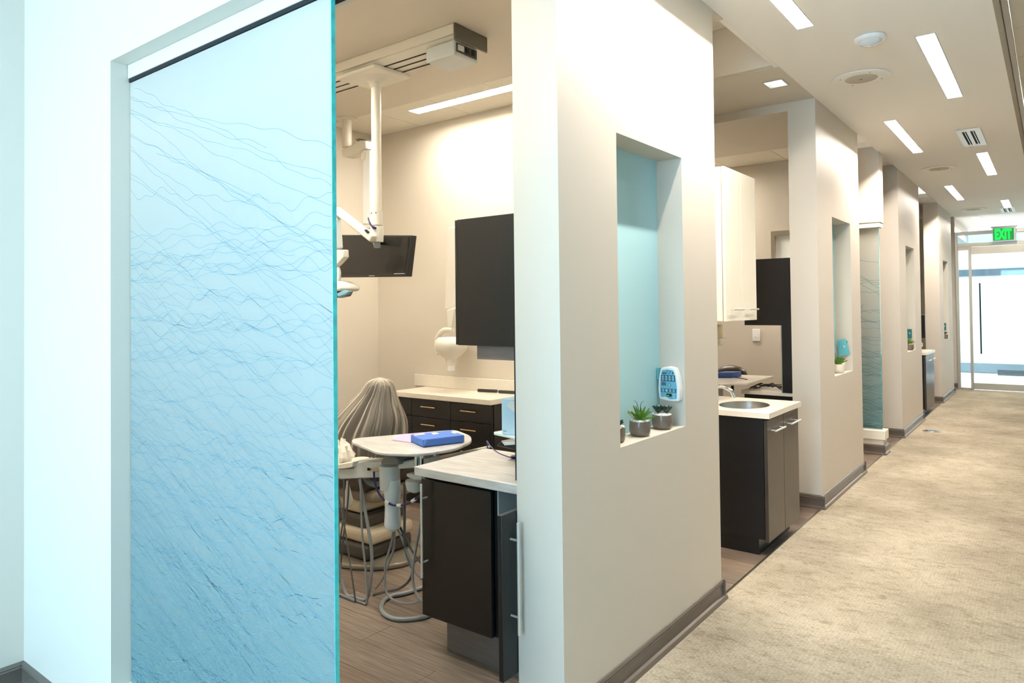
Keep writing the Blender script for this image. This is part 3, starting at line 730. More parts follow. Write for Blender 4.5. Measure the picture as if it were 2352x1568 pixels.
film_control(NICHE[3][1], 'tiny dark teal control in the farthest niche', film=False)
G2 = 'succulents in the distant niches'
yb = NICHE[1][1]
p = at_x(1927, 853, WX-0.045); pot(WX-0.05, p.y, NZ0, 0.050, 0.075, POTW, 'bright green aloe in a white pot in the second niche', 'aloe', 11, G2, True)
pot(WX-0.075, p.y+0.16, NZ0, 0.046, 0.078, POTW, 'white pot with a brownish succulent at the back of the second niche', 'small', 12, G2, True)
pot(WX-0.05, NICHE[2][1]-0.17, NZ0, 0.050, 0.075, POTG, 'taupe pot with a succulent in the third niche', 'aloe', 13, G2, True)
pot(WX-0.05, NICHE[3][1]-0.16, NZ0, 0.050, 0.075, POTG, 'tiny pot with a succulent in the farthest niche', 'small', 14, G2, True)

# ================================================================== SINK UNIT IN THE SECOND BAY (doors face the corridor)
def bar_handle(a, b, off, r, parent, matl=HSTEEL, inset=0.02, name='handle'):
    a = Vector(a); b = Vector(b); o = Vector(off); d = (b-a).normalized()
    mb = MB().cyl(a+o, b+o, r, n=14)
    for q in (a+d*inset, b-d*inset): mb.cyl(q, q+o, r*0.75, n=10)
    return mb.build(name, matl, parent)
def sink_unit(y0, ln, lab, cz=0.872):
    fx = -1.40
    t = thing('base_cabinet', (fx-0.3, y0+ln/2, 0), 'dark two door base cabinet, %s' % lab, 'cabinet', 'espresso base cabinets')
    MB().box(-1.98, fx-0.024, y0, y0+0.018, 0.10, cz-0.034).box(-1.98, fx-0.024, y0+ln-0.018, y0+ln, 0.10, cz-0.034).box(-1.98, fx-0.024, y0+0.018, y0+ln-0.018, 0.10, 0.118).box(-1.98, -1.965, y0+0.018, y0+ln-0.018, 0.118, cz-0.034).build('body', ESP, t)
    B(-1.98, fx-0.065, y0+0.012, y0+ln-0.012, 0.0, 0.10).build('toe_kick', ESP, t)
    for k in (0, 1):
        a, b = y0+0.004+k*ln/2, y0+ln/2-0.0015+k*ln/2
        d = B(fx-0.022, fx, a, b, 0.085, cz-0.045).build('door', mat('espresso_door', (62, 54, 46), 0.28, var=0.1, vscale=14, stretch=(9, 9, 0.6)), t, bevel=0.001)  # lighter than the body: reflection on the doors put into their colour
        ym = (a+b)/2
        bar_handle((fx, ym-0.10, cz-0.115), (fx, ym+0.10, cz-0.115), (0.032, 0, 0), 0.006, d)
    c = MB(); sxm, sym, rx, ry = fx-0.24, y0+0.29, 0.155, 0.20
    # top with an oval opening
    n = 40; ring = [(sxm+rx*math.cos(2*PI*k/n), sym+ry*math.sin(2*PI*k/n)) for k in range(n)]
    X0, X1, Y0, Y1 = -1.98, fx+0.018, y0-0.012, y0+ln+0.012
    def edgept(a):
        dx, dy = math.cos(a), math.sin(a); s_ = min(((X1-sxm)/dx if dx > 0 else (X0-sxm)/dx) if abs(dx) > 1e-6 else 9e9, ((Y1-sym)/dy if dy > 0 else (Y0-sym)/dy) if abs(dy) > 1e-6 else 9e9)
        return (sxm+dx*s_, sym+dy*s_)
    angs = sorted([2*PI*k/n for k in range(n)] + [math.atan2(yy_-sym, xx_-sxm) % (2*PI) for xx_ in (X0, X1) for yy_ in (Y0, Y1)])
    inn = [(sxm+rx*math.cos(a), sym+ry*math.sin(a)) for a in angs]; out = [edgept(a) for a in angs]; q = len(angs)
    vs = [(x_, y_, cz) for x_, y_ in inn]+[(x_, y_, cz) for x_, y_ in out]+[(x_, y_, cz-0.033) for x_, y_ in inn]+[(x_, y_, cz-0.033) for x_, y_ in out]
    fs = []
    for k in range(q):
        j = (k+1) % q; fs += [(k, j, q+j, q+k), (2*q+k, 3*q+k, 3*q+j, 2*q+j), (q+k, q+j, 3*q+j, 3*q+k), (k, 2*q+k, 2*q+j, j)]
    wt = tag(MB().add(vs, fs).build('worktop', QUARTZ), 'cream worktop with oval sink cutout, %s' % lab, 'worktop', 'sink worktops')
    s = thing('sink', (sxm, sym, cz-0.15), 'oval steel sink bowl, %s' % lab, 'sink', 'oval sinks')
    rs = [MB().ring((sxm, sym, cz-z_), (0, 0, 1), 1, 4) for z_ in (0,)]
    mb = MB(); prof = [(1.0, 0.002), (1.0, -0.002), (0.985, -0.03), (0.9, -0.10), (0.65, -0.135), (0.15, -0.14), (0.02, -0.14)]
    mb.rings([[Vector((sxm+(rx-0.0015)*f*math.cos(2*PI*k/40), sym+(ry-0.0015)*f*math.sin(2*PI*k/40), cz+z_)) for k in range(40)] for f, z_ in prof], cap=False)
    mb.build('bowl', METAL, s)
    MB().lathe([(0.022, -0.1395), (0.020, -0.1365), (0.0, -0.1365)], (sxm, sym, cz), 20).build('drain', CHROME, s)
    f = thing('faucet', (-1.82, y0+0.30, cz), 'chrome faucet, %s' % lab, 'faucet', 'chrome faucets')
    fx_ = -1.82; fy_ = y0+0.22
    MB().tube([(fx_, fy_, cz), (fx_, fy_, cz+0.08), (fx_+0.02, fy_, cz+0.115), (fx_+0.07, fy_, cz+0.12), (fx_+0.12, fy_, cz+0.095), (fx_+0.135, fy_, cz+0.07)], 0.014, 12).build('spout', CHROME, f)
    MB().cyl((fx_+0.132, fy_, cz+0.078), (fx_+0.142, fy_, cz+0.052), 0.016, 0.014).build('aerator', CHROME, f)
    MB().lathe([(0.028, 0), (0.028, 0.006), (0.018, 0.012), (0.016, 0.03)], (fx_, fy_, cz), 20).build('base', CHROME, f)
sink_unit(4.352, 0.655, 'in the second bay beside the first pier')
sink_unit(11.04, 0.80, 'far down the corridor beside the third pier')

# white wall cabinet above the sink
yc0, yc1 = 4.375, 4.955
t = thing('wall_cabinet', (-1.8, 4.66, 1.43), 'tall cream wall cabinet with two narrow doors hanging over the sink', 'cabinet')
B(-1.984, -1.674, yc0, yc1, 1.432, 2.42).build('body', WLAM, t, bevel=0.001)
for k in (0, 1):
    a, b = yc0+0.002+k*(yc1-yc0)/2, yc0+(k+1)*(yc1-yc0)/2-0.003
    d = B(-1.670, -1.650, a, b, 1.430, 2.42).build('door', WLAM, t, bevel=0.001)
    ym = (a+b)/2
    bar_handle((-1.65, ym-0.09, 1.505), (-1.65, ym+0.09, 1.505), (0.03, 0, 0), 0.006, d)
# soap dispenser under it
t = thing('soap_dispenser', (-1.95, 4.62, 1.25), 'cream soap dispenser under the white wall cabinet', 'soap dispenser')
p = at_x(1652, 737, -1.90); q = at_x(1663, 785, -1.90)
MB().box(-1.984, -1.90, p.y-0.08, q.y, 1.24, 1.40).build('housing', mat('cream_plastic', (214, 200, 160), 0.35), t, bevel=0.02, seg=4)
B(-1.90, -1.875, p.y-0.05, q.y-0.03, 1.26, 1.30).build('push_bar', PLASTIC, t, bevel=0.004)

# ================================================================== DARK TOWER UNITS BEHIND THE PIERS
def dark_unit(y0, lab, second=False):
    xl = -2.035
    t = thing('wall_cabinet', (-1.83, y0+0.15, 1.37), 'dark espresso upper cabinet with side panel, %s' % lab, 'cabinet', 'espresso upper cabinets')
    B(xl+0.002, PX-0.005, y0+0.022, y0+0.33, 1.372, 1.908).build('body', ESP, t)
    B(xl, PX-0.005, y0, y0+0.02, 1.370, 1.910).build('front_panel', ESP, t, bevel=0.001)
    B(-1.735, PX-0.004, y0+0.003, y0+0.33, 0.832, 1.3695).build('side_panel', ESP, t)
    if not second:
        B(xl-0.012, xl, y0+0.0, y0+0.33, 1.372, 1.908).build('edge_panel', DARKIN, t)
        B(-2.055, PX-0.005, y0+0.335, y0+0.60, 1.372, 1.965).build('rear_box', ESP, t)
        B(-1.945, PX-0.13, y0+0.02, y0+0.20, 1.312, 1.3695).build('under_shelf', GREYK, t)
    else:
        B(-1.744, -1.736, y0-0.002, y0+0.33, 0.832, 1.3695).build('lit_inner_edge', METAL, t)  # lit inner side of the tower put in as a bright strip
dark_unit(2.262, 'above the marbled counter in the near bay')
dark_unit(5.80, 'in the second bay behind the second pier', True)

# near base cabinet with the marbled counter
UY = 2.262
t = thing('base_cabinet', (-1.93, 2.5, 0), 'dark espresso base cabinet with a long bar handle and its right door standing open', 'cabinet')
MB().box(-2.262, -2.244, UY+0.022, 2.71, 0.165, 0.785).box(-1.862, -1.845, UY+0.022, 2.71, 0.165, 0.785).box(-2.244, -1.862, UY+0.022, 2.71, 0.165, 0.183).box(-2.244, PX-0.02, 2.69, 2.71, 0.183, 0.785).box(-2.244, PX-0.02, UY+0.022, 2.69, 0.769, 0.785).build('body', ESP, t)
INNER = mat('grey_melamine', (176, 184, 182), 0.5)
MB().box(-1.845, -1.838, UY+0.022, 2.69, 0.183, 0.769).box(-1.838, PX-0.02, 2.683, 2.69, 0.183, 0.769).box(-1.845, PX-0.02, UY+0.022, 2.683, 0.165, 0.186).box(-1.64, -1.632, UY+0.022, 2.683, 0.186, 0.769).build('lining', INNER, t)
B(-1.63, PX-0.006, UY+0.022, 2.71, 0.165, 0.785).build('end_panel', ESP, t)
d = B(-2.264, -1.864, UY, UY+0.020, 0.165, 0.768).build('door', ESP, t, bevel=0.0015)
bar_handle((-2.228, UY, 0.345), (-2.228, UY, 0.755), (0, -0.036, 0), 0.006, d, inset=0.065)
DXo = -1.612
yn = at_x(1152, 1185, DXo).y
d = B(DXo-0.020, DXo, yn, yn+0.240, 0.165, 0.768).build('door', ESP, t, bevel=0.0015)
hy = at_x(1191, 1300, DXo+0.036).y
bar_handle((DXo, hy, 0.327), (DXo, hy, 0.737), (0.036, 0, 0), 0.006, d, inset=0.065)
MB().tube([(-1.70, 2.34, 0.40), (-1.715, 2.33, 0.43), (-1.72, 2.33, 0.46), (-1.715, 2.33, 0.49), (-1.70, 2.34, 0.52)], 0.004, 8).build('hinge_arm', CHROME, t)
B(-2.185, -1.62, UY+0.075, 2.70, 0.0, 0.165).build('toe_kick', GREYK, t)
wt = MB().prism([(-2.265, 2.218, 0.79), (PX-0.002, 2.218, 0.79), (PX-0.002, 2.745, 0.79), (-2.0, 2.745, 0.79), (-2.04, 2.715, 0.79), (-2.265, 2.715, 0.79)], (0, 0, 0.04)).build('worktop', MARB, None, bevel=0.004)
tag(wt, 'pale marbled laminate counter top in the near bay beside the open doorway', 'worktop')
# second bay's matching counter
t = thing('base_cabinet', (-1.95, 5.95, 0), 'dark base cabinet under a cream counter in the second bay', 'cabinet')
B(-2.06, PX-0.006, 5.84, 6.24, 0.0, 0.80).build('body', ESP, t)
tag(B(-2.08, PX-0.002, 5.81, 6.26, 0.801, 0.831).build('worktop', QUARTZ, None, bevel=0.003), 'cream counter with black cables under the dark upper cabinet in the second bay', 'worktop')

# ================================================================== FAR COUNTER WITH DRAWERS (near bay)
fx0, fx1, fy0, fy1 = -4.20, -3.19, 3.885, 4.298
t = thing('drawer_cabinet', ((fx0+fx1)/2, 4.1, 0), 'dark espresso drawer cabinet against the back wall of the near bay', 'cabinet')
B(fx0+0.02, fx1-0.01, fy0+0.05, fy1, 0.10, 0.838).build('body', ESP, t)
B(fx0+0.05, fx1-0.05, fy0+0.09, fy1, 0.0, 0.10).build('toe_kick', DARKIN, t)
xsd = [(-4.18, -4.02), (-4.016, -3.606), (-3.602, -3.205)]
zr = [(0.700, 0.832), (0.54, 0.696), (0.33, 0.536), (0.115, 0.326)]
for i, (a, b) in enumerate(xsd):
    for (c, e) in zr:
        dr = B(a, b, fy0+0.03, fy0+0.048, c, e).build('drawer', ESP, t, bevel=0.001)
        if i:
            xm = (a+b)/2
            bar_handle((xm-0.075, fy0+0.03, e-0.052), (xm+0.075, fy0+0.03, e-0.052), (0, -0.03, 0), 0.0055, dr, mat('brass_steel', (214, 190, 150), 0.25, 1.0))
MB().box(fx0-0.02, fx1, fy0, fy1, 0.84, 0.88)
tag(MB().box(fx0-0.02, fx1, fy0, fy1, 0.84, 0.88).build('worktop', QUARTZ, None, bevel=0.004), 'cream worktop against the back wall of the near bay', 'worktop')
tag(B(fx0+0.0-0.15, fx1+0.1, fy1-0.022, fy1-0.001, 0.881, 0.978).build('backsplash', QUARTZ, None, bevel=0.002), 'low cream backsplash standing on the rear worktop', 'backsplash')
for k, (a, b, c) in enumerate(((1098, 1142, 896), (1146, 1182, 899))):
    p0 = at_z(a, c, 0.894); p1 = at_z(b, c+2, 0.894)
    o = MB().tube([p0, p0.lerp(p1, 0.3), p0.lerp(p1, 0.7), p1], 0.012, 8).build('instrument_case', BLACKP)
    tag(o, ('long black instrument case lying on the rear worktop, left of a second one', 'black instrument lying on the rear worktop, half behind the blue column')[k], 'instrument')

# ================================================================== CEILING TRACK, POLE, LAMP ARM, MONITOR
t = thing('ceiling_track', (-3.4, 2.98, 3.092), 'long off white ceiling track with a grey control box at its end', 'ceiling track')
TX0, TX1, TY0, TY1 = -4.75, -2.575, 2.85, 3.125
tm = MB().box(TX0, TX1, TY0, TY1, 3.035, 3.0915).build('rail', PLASTIC, t, bevel=0.003)
MB().prism([(TX0, TY0+0.015, 3.034), (TX0, TY1-0.015, 3.034), (TX0, TY1-0.045, 3.010), (TX0, TY0+0.045, 3.010)], (TX1-TX0, 0, 0)).build('lower_rail', PLASTIC, t)
for yy_ in (TY0+0.065, TY0+0.135, TY0+0.205):
    B(TX0, TX1-0.02, yy_, yy_+0.012, 3.0075, 3.0098).build('slot', SHADOW, t)
B(TX1, TX1+0.012, TY0-0.004, TY1+0.004, 3.0, 3.0918).build('end_cap', mat('dark_steel', (110, 108, 100), 0.35, 0.8), t, bevel=0.006)
cb = B(-2.80, -2.585, TY0+0.012, TY0+0.215, 2.925, 3.008).build('control_box', GREYP, t, bevel=0.008)
B(-2.5855, -2.580, TY0+0.03, TY0+0.20, 2.945, 2.995).build('connector_plate', mat('dark_grey_panel', (70, 70, 66), 0.4), cb)
for k, (a, b) in enumerate(((0.04, 0.085), (0.105, 0.13), (0.155, 0.175))):
    B(-2.580, -2.574, TY0+a, TY0+b, 2.955, 2.985).build('connector', (GREYP, BLACKP, BLACKP)[k], cb)
CPX, CPY = -3.375, 3.0
car = thing('monitor_pole', (CPX, CPY, 2.98), 'off white pole hanging from a carriage on the ceiling track', 'pole')
MB().prism(rounded([(CPX-0.20, TY0-0.01, 2.985), (CPX+0.17, TY0-0.01, 2.985), (CPX+0.19, TY1+0.005, 2.985), (CPX-0.18, TY1+0.005, 2.985)], 0.03, 4), (0, 0, 0.022)).build('carriage', PLASTIC, car, bevel=0.004)
MB().lathe([(0.115, 2.986), (0.095, 2.978), (0.060, 2.970), (0.042, 2.955), (0.036, 2.93)], (CPX, CPY, 0), 36).build('collar', PLASTIC, car)
MB().lathe([(0.031, 2.15), (0.031, 2.955)], (CPX, CPY, 0), 32).build('tube', PLASTIC, car)
MB().lathe([(0.036, 2.06), (0.036, 2.148)], (CPX, CPY, 0), 32).build('sleeve', PLASTIC, car)
MB().lathe([(0.039, 1.955), (0.041, 2.0), (0.039, 2.055)], (CPX, CPY, 0), 32).build('lower_sleeve', PLASTIC, car)
MB().lathe([(0.018, 1.918), (0.022, 1.925), (0.022, 1.954)], (CPX, CPY, 0), 20).build('end_plug', HOSE, car)
for a in (2.9, 4.4, 5.4):
    MB().cyl((CPX+0.036*math.cos(a), CPY+0.036*math.sin(a), 2.135), (CPX+0.040*math.cos(a), CPY+0.040*math.sin(a), 2.135), 0.004, n=8).build('screw', BLACKP, car)
cb = MB()
for k in range(3):
    cb.tube([at_y(846, 500+2*k, CPY-0.02), at_y(850+k, 515, CPY-0.045), at_y(857, 520+k*2, CPY-0.05), at_y(864, 523+k, CPY-0.045)], 0.004, 6)
cb.build('cable', NAVY, car)
# jointed lamp arm from the lower sleeve up to the elbow and down to the lamp head
YA = 2.93
arm = thing('operating_lamp', at_y(855, 548, YA), 'off white jointed dental lamp arm with its lamp head half behind the glass edge', 'lamp')
MB().beam(at_y(858, 549, YA), at_y(772, 481, YA-0.02), 0.045, 0.052, (0, 1, 0)).build('upper_arm', PLASTIC, arm, bevel=0.010)
MB().beam(at_y(846, 534, YA-0.028), at_y(840, 528, YA-0.030), 0.010, 0.018, (0, 1, 0)).build('arm_slot', SHADOW, arm)
MB().beam(at_y(771, 478, YA-0.02), at_y(778, 572, YA-0.02), 0.045, 0.046, (0, 1, 0)).build('lower_arm', GREYP, arm, bevel=0.010)
MB().prism([at_y(a, b, YA-0.045) for a, b in ((772, 573), (788, 573), (789, 590), (776, 604), (768, 612), (756, 616), (757, 600), (768, 590))], (0, 0.045, 0)).build('knuckle', PLASTIC, arm, bevel=0.004)
MB().tube([at_y(770, 606, YA-0.02), at_y(777, 618, YA-0.02), at_y(779, 632, YA-0.02), at_y(776, 652, YA-0.02)], 0.013, 10).build('yoke', GREYP, arm)
hd = MB().prism([at_y(a, b, YA-0.10) for a, b in ((738, 642), (762, 645), (780, 655), (783, 664), (776, 668), (748, 668), (736, 662))], (0, 0.16, 0)).build('lamp_head', PLASTIC, arm, bevel=0.012, seg=3)
MB().prism([at_y(a, b, YA-0.08) for a, b in ((752, 668), (778, 668), (772, 680), (752, 684))], (0, 0.12, 0)).build('reflector_case', mat('dark_taupe', (92, 84, 72), 0.4), arm, bevel=0.006)
MB().prism([at_y(a, b, YA-0.10) for a, b in ((773, 674), (790, 666), (801, 669), (795, 675), (776, 682))], (0, 0.03, 0)).build('lens', mat('blue_lens', (120, 176, 200), 0.1), arm, bevel=0.004)
# monitor
MY = 3.16
mon = thing('monitor', at_y(862, 637, MY), 'black flat monitor hanging behind the off white pole', 'monitor')
c4 = [at_y(784, 636, MY), at_y(934, 634, MY), at_y(946, 541, MY+0.0), at_y(781, 540, MY)]
MB().prism([at_y(768, 637, MY), at_y(935, 635, MY), at_y(946, 540, MY), at_y(772, 539, MY)], (0, 0.045, 0)).build('case', BLACKP, mon, bevel=0.004)
MB().prism([p+Vector((0, -0.0018, 0)) for p in (at_y(776, 630, MY), at_y(930, 628, MY), at_y(941, 544, MY), at_y(779, 543, MY))], (0, 0.002, 0)).build('screen', SCREEN, mon)
MB().prism([p+Vector((0, -0.003, 0)) for p in (at_y(848, 634.2, MY), at_y(861, 634, MY), at_y(861, 632.2, MY), at_y(848, 632.4, MY))], (0, 0.002, 0)).build('emblem', METAL, mon)
MB().prism([p+Vector((0, -0.003, 0)) for p in (at_y(906, 629, MY), at_y(930, 628.6, MY), at_y(930, 627.4, MY), at_y(906, 627.8, MY))], (0, 0.002, 0)).build('label_strip', GREYP, mon)
MB().beam(at_y(864, 552, 3.048), at_y(864, 552, MY+0.002), 0.04, 0.05).build('hanger_arm', PLASTIC, mon)

# ceiling mounted support arm near the back (x-ray / lamp extension)
PY_ = 3.72
a = at_z(797, 279, 3.092)
arm2 = thing('ceiling_boom', (at_y(797, 279, PY_).x, PY_, 3.09), 'cream ceiling arm with a stubby knuckle and long hanging cover near the back corner', 'ceiling arm')
px_ = at_y(797, 300, PY_).x
MB().lathe([(0.085, 3.0915), (0.085, 3.082), (0.05, 3.075)], (px_, PY_, 0), 28).build('ceiling_plate', PLASTIC, arm2)
zz0 = at_y(797, 338, PY_).z
MB().lathe([(0.038, zz0), (0.038, 3.08)], (px_, PY_, 0), 28).build('post', PLASTIC, arm2)
MB().prism([at_y(x_, y_, PY_-0.05) for x_, y_ in ((783, 344), (797, 338), (812, 328), (826, 322), (839, 322), (840, 340), (824, 344), (812, 352), (806, 358), (792, 361), (785, 358))], (0, 0.10, 0)).build('knuckle', PLASTIC, arm2, bevel=0.012, seg=3)
MB().prism([at_y(x_, y_, PY_-0.03) for x_, y_ in ((814, 320), (824, 317), (843, 321), (843, 325), (822, 325))], (0, 0.07, 0)).build('grip', TAUPEG, arm2, bevel=0.004)
MB().prism([at_y(x_, y_, PY_-0.04) for x_, y_ in ((832, 345), (850, 345), (850, 515), (832, 515))], (0, 0.08, 0)).build('hanging_cover', WHITEP, arm2, bevel=0.010)
MB().prism([at_y(x_, y_, PY_-0.05) for x_, y_ in ((830, 350), (838, 348), (838, 362), (831, 372), (828, 362))], (0, 0.03, 0)).build('joint_disc', PLASTIC, arm2, bevel=0.004)
MB().prism([at_y(x_, y_, PY_-0.03) for x_, y_ in ((833, 515), (853, 515), (850, 524), (835, 524))], (0, 0.05, 0)).build('end_joint', PLASTIC, arm2, bevel=0.004)

# wall mounted x-ray arm
XY = 4.10
xr = thing('xray_unit', at_y(1040, 700, 4.29), 'cream wall mounted x-ray arm folded down with a rounded head', 'x-ray arm')
def PP(pts, y, d): return MB().prism([at_y(a_, b_, y) for a_, b_ in pts], (0, d, 0))
PP([(1029, 523), (1041, 518), (1048, 524), (1046, 706), (1040, 712), (1020, 712), (1022, 640)], XY, 0.09).build('long_arm', PLASTIC, xr, bevel=0.012, seg=3)
PP([(1046, 524), (1058, 526), (1058, 700), (1046, 706)], XY+0.02, 0.16).build('back_arm', PLASTIC, xr, bevel=0.006)
PP([(1026, 712), (1045, 706), (1042, 722), (1038, 752), (1027, 752)], XY-0.01, 0.06).build('wrist', PLASTIC, xr, bevel=0.006)
MB().tube([at_y(1040, 757, XY), at_y(1022, 757, XY), at_y(1009, 768, XY), at_y(1003, 785, XY), at_y(1003, 800, XY), at_y(1008, 812, XY)], 0.020, 10).build('yoke', PLASTIC, xr)
hm = MB(); prof = [(0.01, 0), (0.10, 0.005), (0.125, 0.03), (0.130, 0.07), (0.12, 0.11), (0.075, 0.155), (0.045, 0.175), (0.040, 0.22), (0.036, 0.222)]
hc = at_y(1036, 773, XY)
hm.lathe([(r_, -z_) for r_, z_ in prof], hc, 32); hm.build('head', PLASTIC, xr)
MB().cyl(hc+Vector((0, 0, -0.22)), hc+Vector((0, 0, -0.265)), 0.030).build('cone', WHITEP, xr)
B(hc.x-0.06, hc.x+0.10, XY+0.18, 4.298, 1.95, 2.10).build('wall_bracket', PLASTIC, xr)

# ================================================================== DELIVERY UNIT
TZ = 0.85
out = rounded([at_z(806, 1013, TZ), at_z(870, 1039, TZ), at_z(960, 1042, TZ), at_z(1045, 1030, TZ), at_z(1084, 1012, TZ), at_z(1082, 1000, TZ), at_z(1045, 986, TZ), at_z(812, 1006, TZ)], 0.06, 5)
tr = thing('instrument_table', at_z(960, 1030, TZ-0.02), 'pale marbled kidney shaped instrument table of the dental delivery unit', 'table')
MB().prism([p-Vector((0, 0, 0.016)) for p in out], (0, 0, 0.016)).build('tabletop', MARB, tr, bevel=0.005, seg=3)
for (a, b) in ((957, 1045), (968, 1045)):
    p = at_z(a, b, TZ-0.017); MB().cyl(p, p-Vector((0, 0, 0.06)), 0.011).build('support_post', CHROME, tr)
for a in (937, 998):
    p = at_z(a, 1040, TZ-0.017); MB().cyl(p, p-Vector((0, 0, 0.014)), 0.007, n=10).build('knob', WHITEP, tr)
# blue wrapped package on it
Z0 = TZ+0.003
f0, f1, f2 = at_z(971, 1026.5, Z0), at_z(1067, 1015, Z0), at_z(943, 1013.5, Z0); f3 = f1+(f2-f0)
pk = thing('wrapped_package', (f0+f3)/2, 'blue wrapped instrument package with masking tape on the instrument table', 'package')
MB().prism([f0, f1, f3, f2], (0, 0, 0.036)).build('wrap', BLUEP, pk, bevel=0.004)
def onp(u, v): return f0+(f1-f0)*u+(f2-f0)*v+Vector((0, 0, 0.0365))
for (u, v, l_, s_) in ((0.02, 0.70, 0.27, 0.18), (0.42, 0.55, 0.16, 0.3), (0.86, 0.35, 0.13, 0.35)):
    MB().prism([onp(u, v), onp(u+l_, v+0.05), onp(u+l_-0.01, v+s_), onp(u+0.02, v+s_-0.04)], (0, 0, 0.001)).build('tape', TAPE, pk)
fl = (f0-f2).normalized()
MB().prism([f0+(f1-f0)*0.02+Vector((0, 0, 0.004))-(f2-f0)*0.008, f0+(f1-f0)*0.10+Vector((0, 0, 0.030))-(f2-f0)*0.008, f0+(f1-f0)*0.02+Vector((0, 0, 0.034))-(f2-f0)*0.008], (f2-f0)*0.004).build('fold', mat('light_blue_wrap', (110, 150, 222), 0.7), pk)
lp = MB().prism([at_z(900, 1010, TZ+0.0012), at_z(943, 1016, TZ+0.0012), at_z(1000, 1000, TZ+0.0012), at_z(990, 992, TZ+0.0012), at_z(925, 997, TZ+0.0012)], (0, 0, 0.0012)).build('paper_sheet', PINK)
tag(lp, 'lilac paper sheet under the blue wrapped package', 'paper')

# arms and control body
DY = 2.46
du = thing('delivery_unit', at_y(897, 1250, DY), 'pale grey dental delivery unit arm carrying hoses, beside the espresso base cabinet', 'dental unit')
ORG[du.name] = du.location.copy()
def PD(pts, y, d): return MB().prism([at_y(a_, b_, y) for a_, b_ in pts], (0, d, 0))
PD([(771, 1078), (811, 1075), (822, 1060), (880, 1060), (880, 1096), (780, 1101), (771, 1097)], DY-0.02, 0.12).build('control_bar', GREYP, du, bevel=0.008, seg=3)
PD([(765, 1068), (810, 1060), (809, 1073), (786, 1077), (765, 1076)], DY-0.05, 0.14).build('handle_cover', PLASTIC, du, bevel=0.004)
MB().lathe([(0.048, 0), (0.050, 0.010), (0.044, 0.018), (0, 0.020)], at_y(829, 1060, DY+0.04), 24).build('dial', PLASTIC, du)
MB().lathe([(0.050, 0.0), (0.052, -0.006), (0.052, -0.085), (0.050, -0.12), (0.02, -0.122)], at_y(895, 1068, DY), 30).build('joint_housing', GREYP, du)
PD([(874, 1056), (884, 1047), (905, 1047), (914, 1053), (913, 1068), (874, 1068)], DY-0.06, 0.14).build('joint_cap', mat('mid_grey_plastic', (112, 116, 112), 0.4), du, bevel=0.008)
for a_ in (882, 906):
    MB().lathe([(0.006, 0), (0.004, 0.003), (0, 0.004)], at_y(a_, 1055, DY-0.03), 10).build('screw', CHROME, du)
PD([(912, 1060), (978, 1052), (982, 1064), (966, 1074), (914, 1077)], DY-0.02, 0.10).build('side_arm', GREYP, du, bevel=0.006)
PD([(932, 1088), (938, 1086), (968, 1092), (968, 1102), (950, 1102), (934, 1095)], DY-0.02, 0.08).build('cup_ring', GREYP, du, bevel=0.005)
MB().lathe([(0.045, 0), (0.045, -0.02), (0.036, -0.05), (0.012, -0.062)], at_y(952, 1102, DY+0.02), 24).build('cup', GREYP, du)
PD([(981, 1060), (1112, 1031), (1112, 1040), (985, 1072)], 2.80, 0.03).build('long_arm', GREYP, du, bevel=0.004)
PD([(978, 1054), (1112, 1026), (1113, 1031), (981, 1060)], 2.79, 0.05).build('arm_cover', WLAM, du, bevel=0.003)
bm_ = MB(); bc = at_y(901, 1100, DY)
bm_.lathe([(0.040, 0), (0.042, -0.05), (0.040, -0.10), (0.038, -0.14), (0.040, -0.19), (0.043, -0.225), (0.038, -0.243), (0.022, -0.252), (0.010, -0.262)], bc, 24)
bm_.build('film_covered_bottle', mat('white_film', (214, 222, 226), 0.3, bump=0.4, bscale=30), du)
PD([(843, 1076), (856, 1074), (872, 1070), (873, 1080), (860, 1083), (845, 1081)], DY-0.04, 0.02).build('coupling', METAL, du, bevel=0.002)
MB().lathe([(0.006, 0), (0.007, 0.01), (0.004, 0.014)], at_y(846, 1080, DY-0.045), 10).build('coupling_knob', BLACKP, du)
MB().tube([at_y(a_, b_, DY-0.04) for a_, b_ in ((859, 1083), (860, 1100), (866, 1124), (880, 1146), (897, 1158), (915, 1161), (935, 1157), (950, 1148), (968, 1136))], 0.0052, 8).build('air_line', NAVY, du)
for (a_, b_, c_, d__) in ((886, 1150, 894, 1156), (913, 1160, 922, 1160), (946, 1151, 954, 1146)):
    MB().cyl(at_y(a_, b_, DY-0.04), at_y(c_, d__, DY-0.04), 0.0085, n=10).build('sleeve', WHITEP, du)
mb = MB(); cps = smooth([at_y(a_, b_, DY+0.02) for a_, b_ in ((838, 1096), (848, 1107), (864, 1112), (884, 1106))], 8)
mb.tube(cps, 0.012, 10, 0)
for q in range(0, len(cps)-1):
    d_ = (cps[q+1]-cps[q]); mb.rings([mb.ring(cps[q], d_, 0.0155, 10), mb.ring(cps[q]+d_*0.45, d_, 0.0155, 10)])
mb.build('corrugated_hose', HOSE, du)
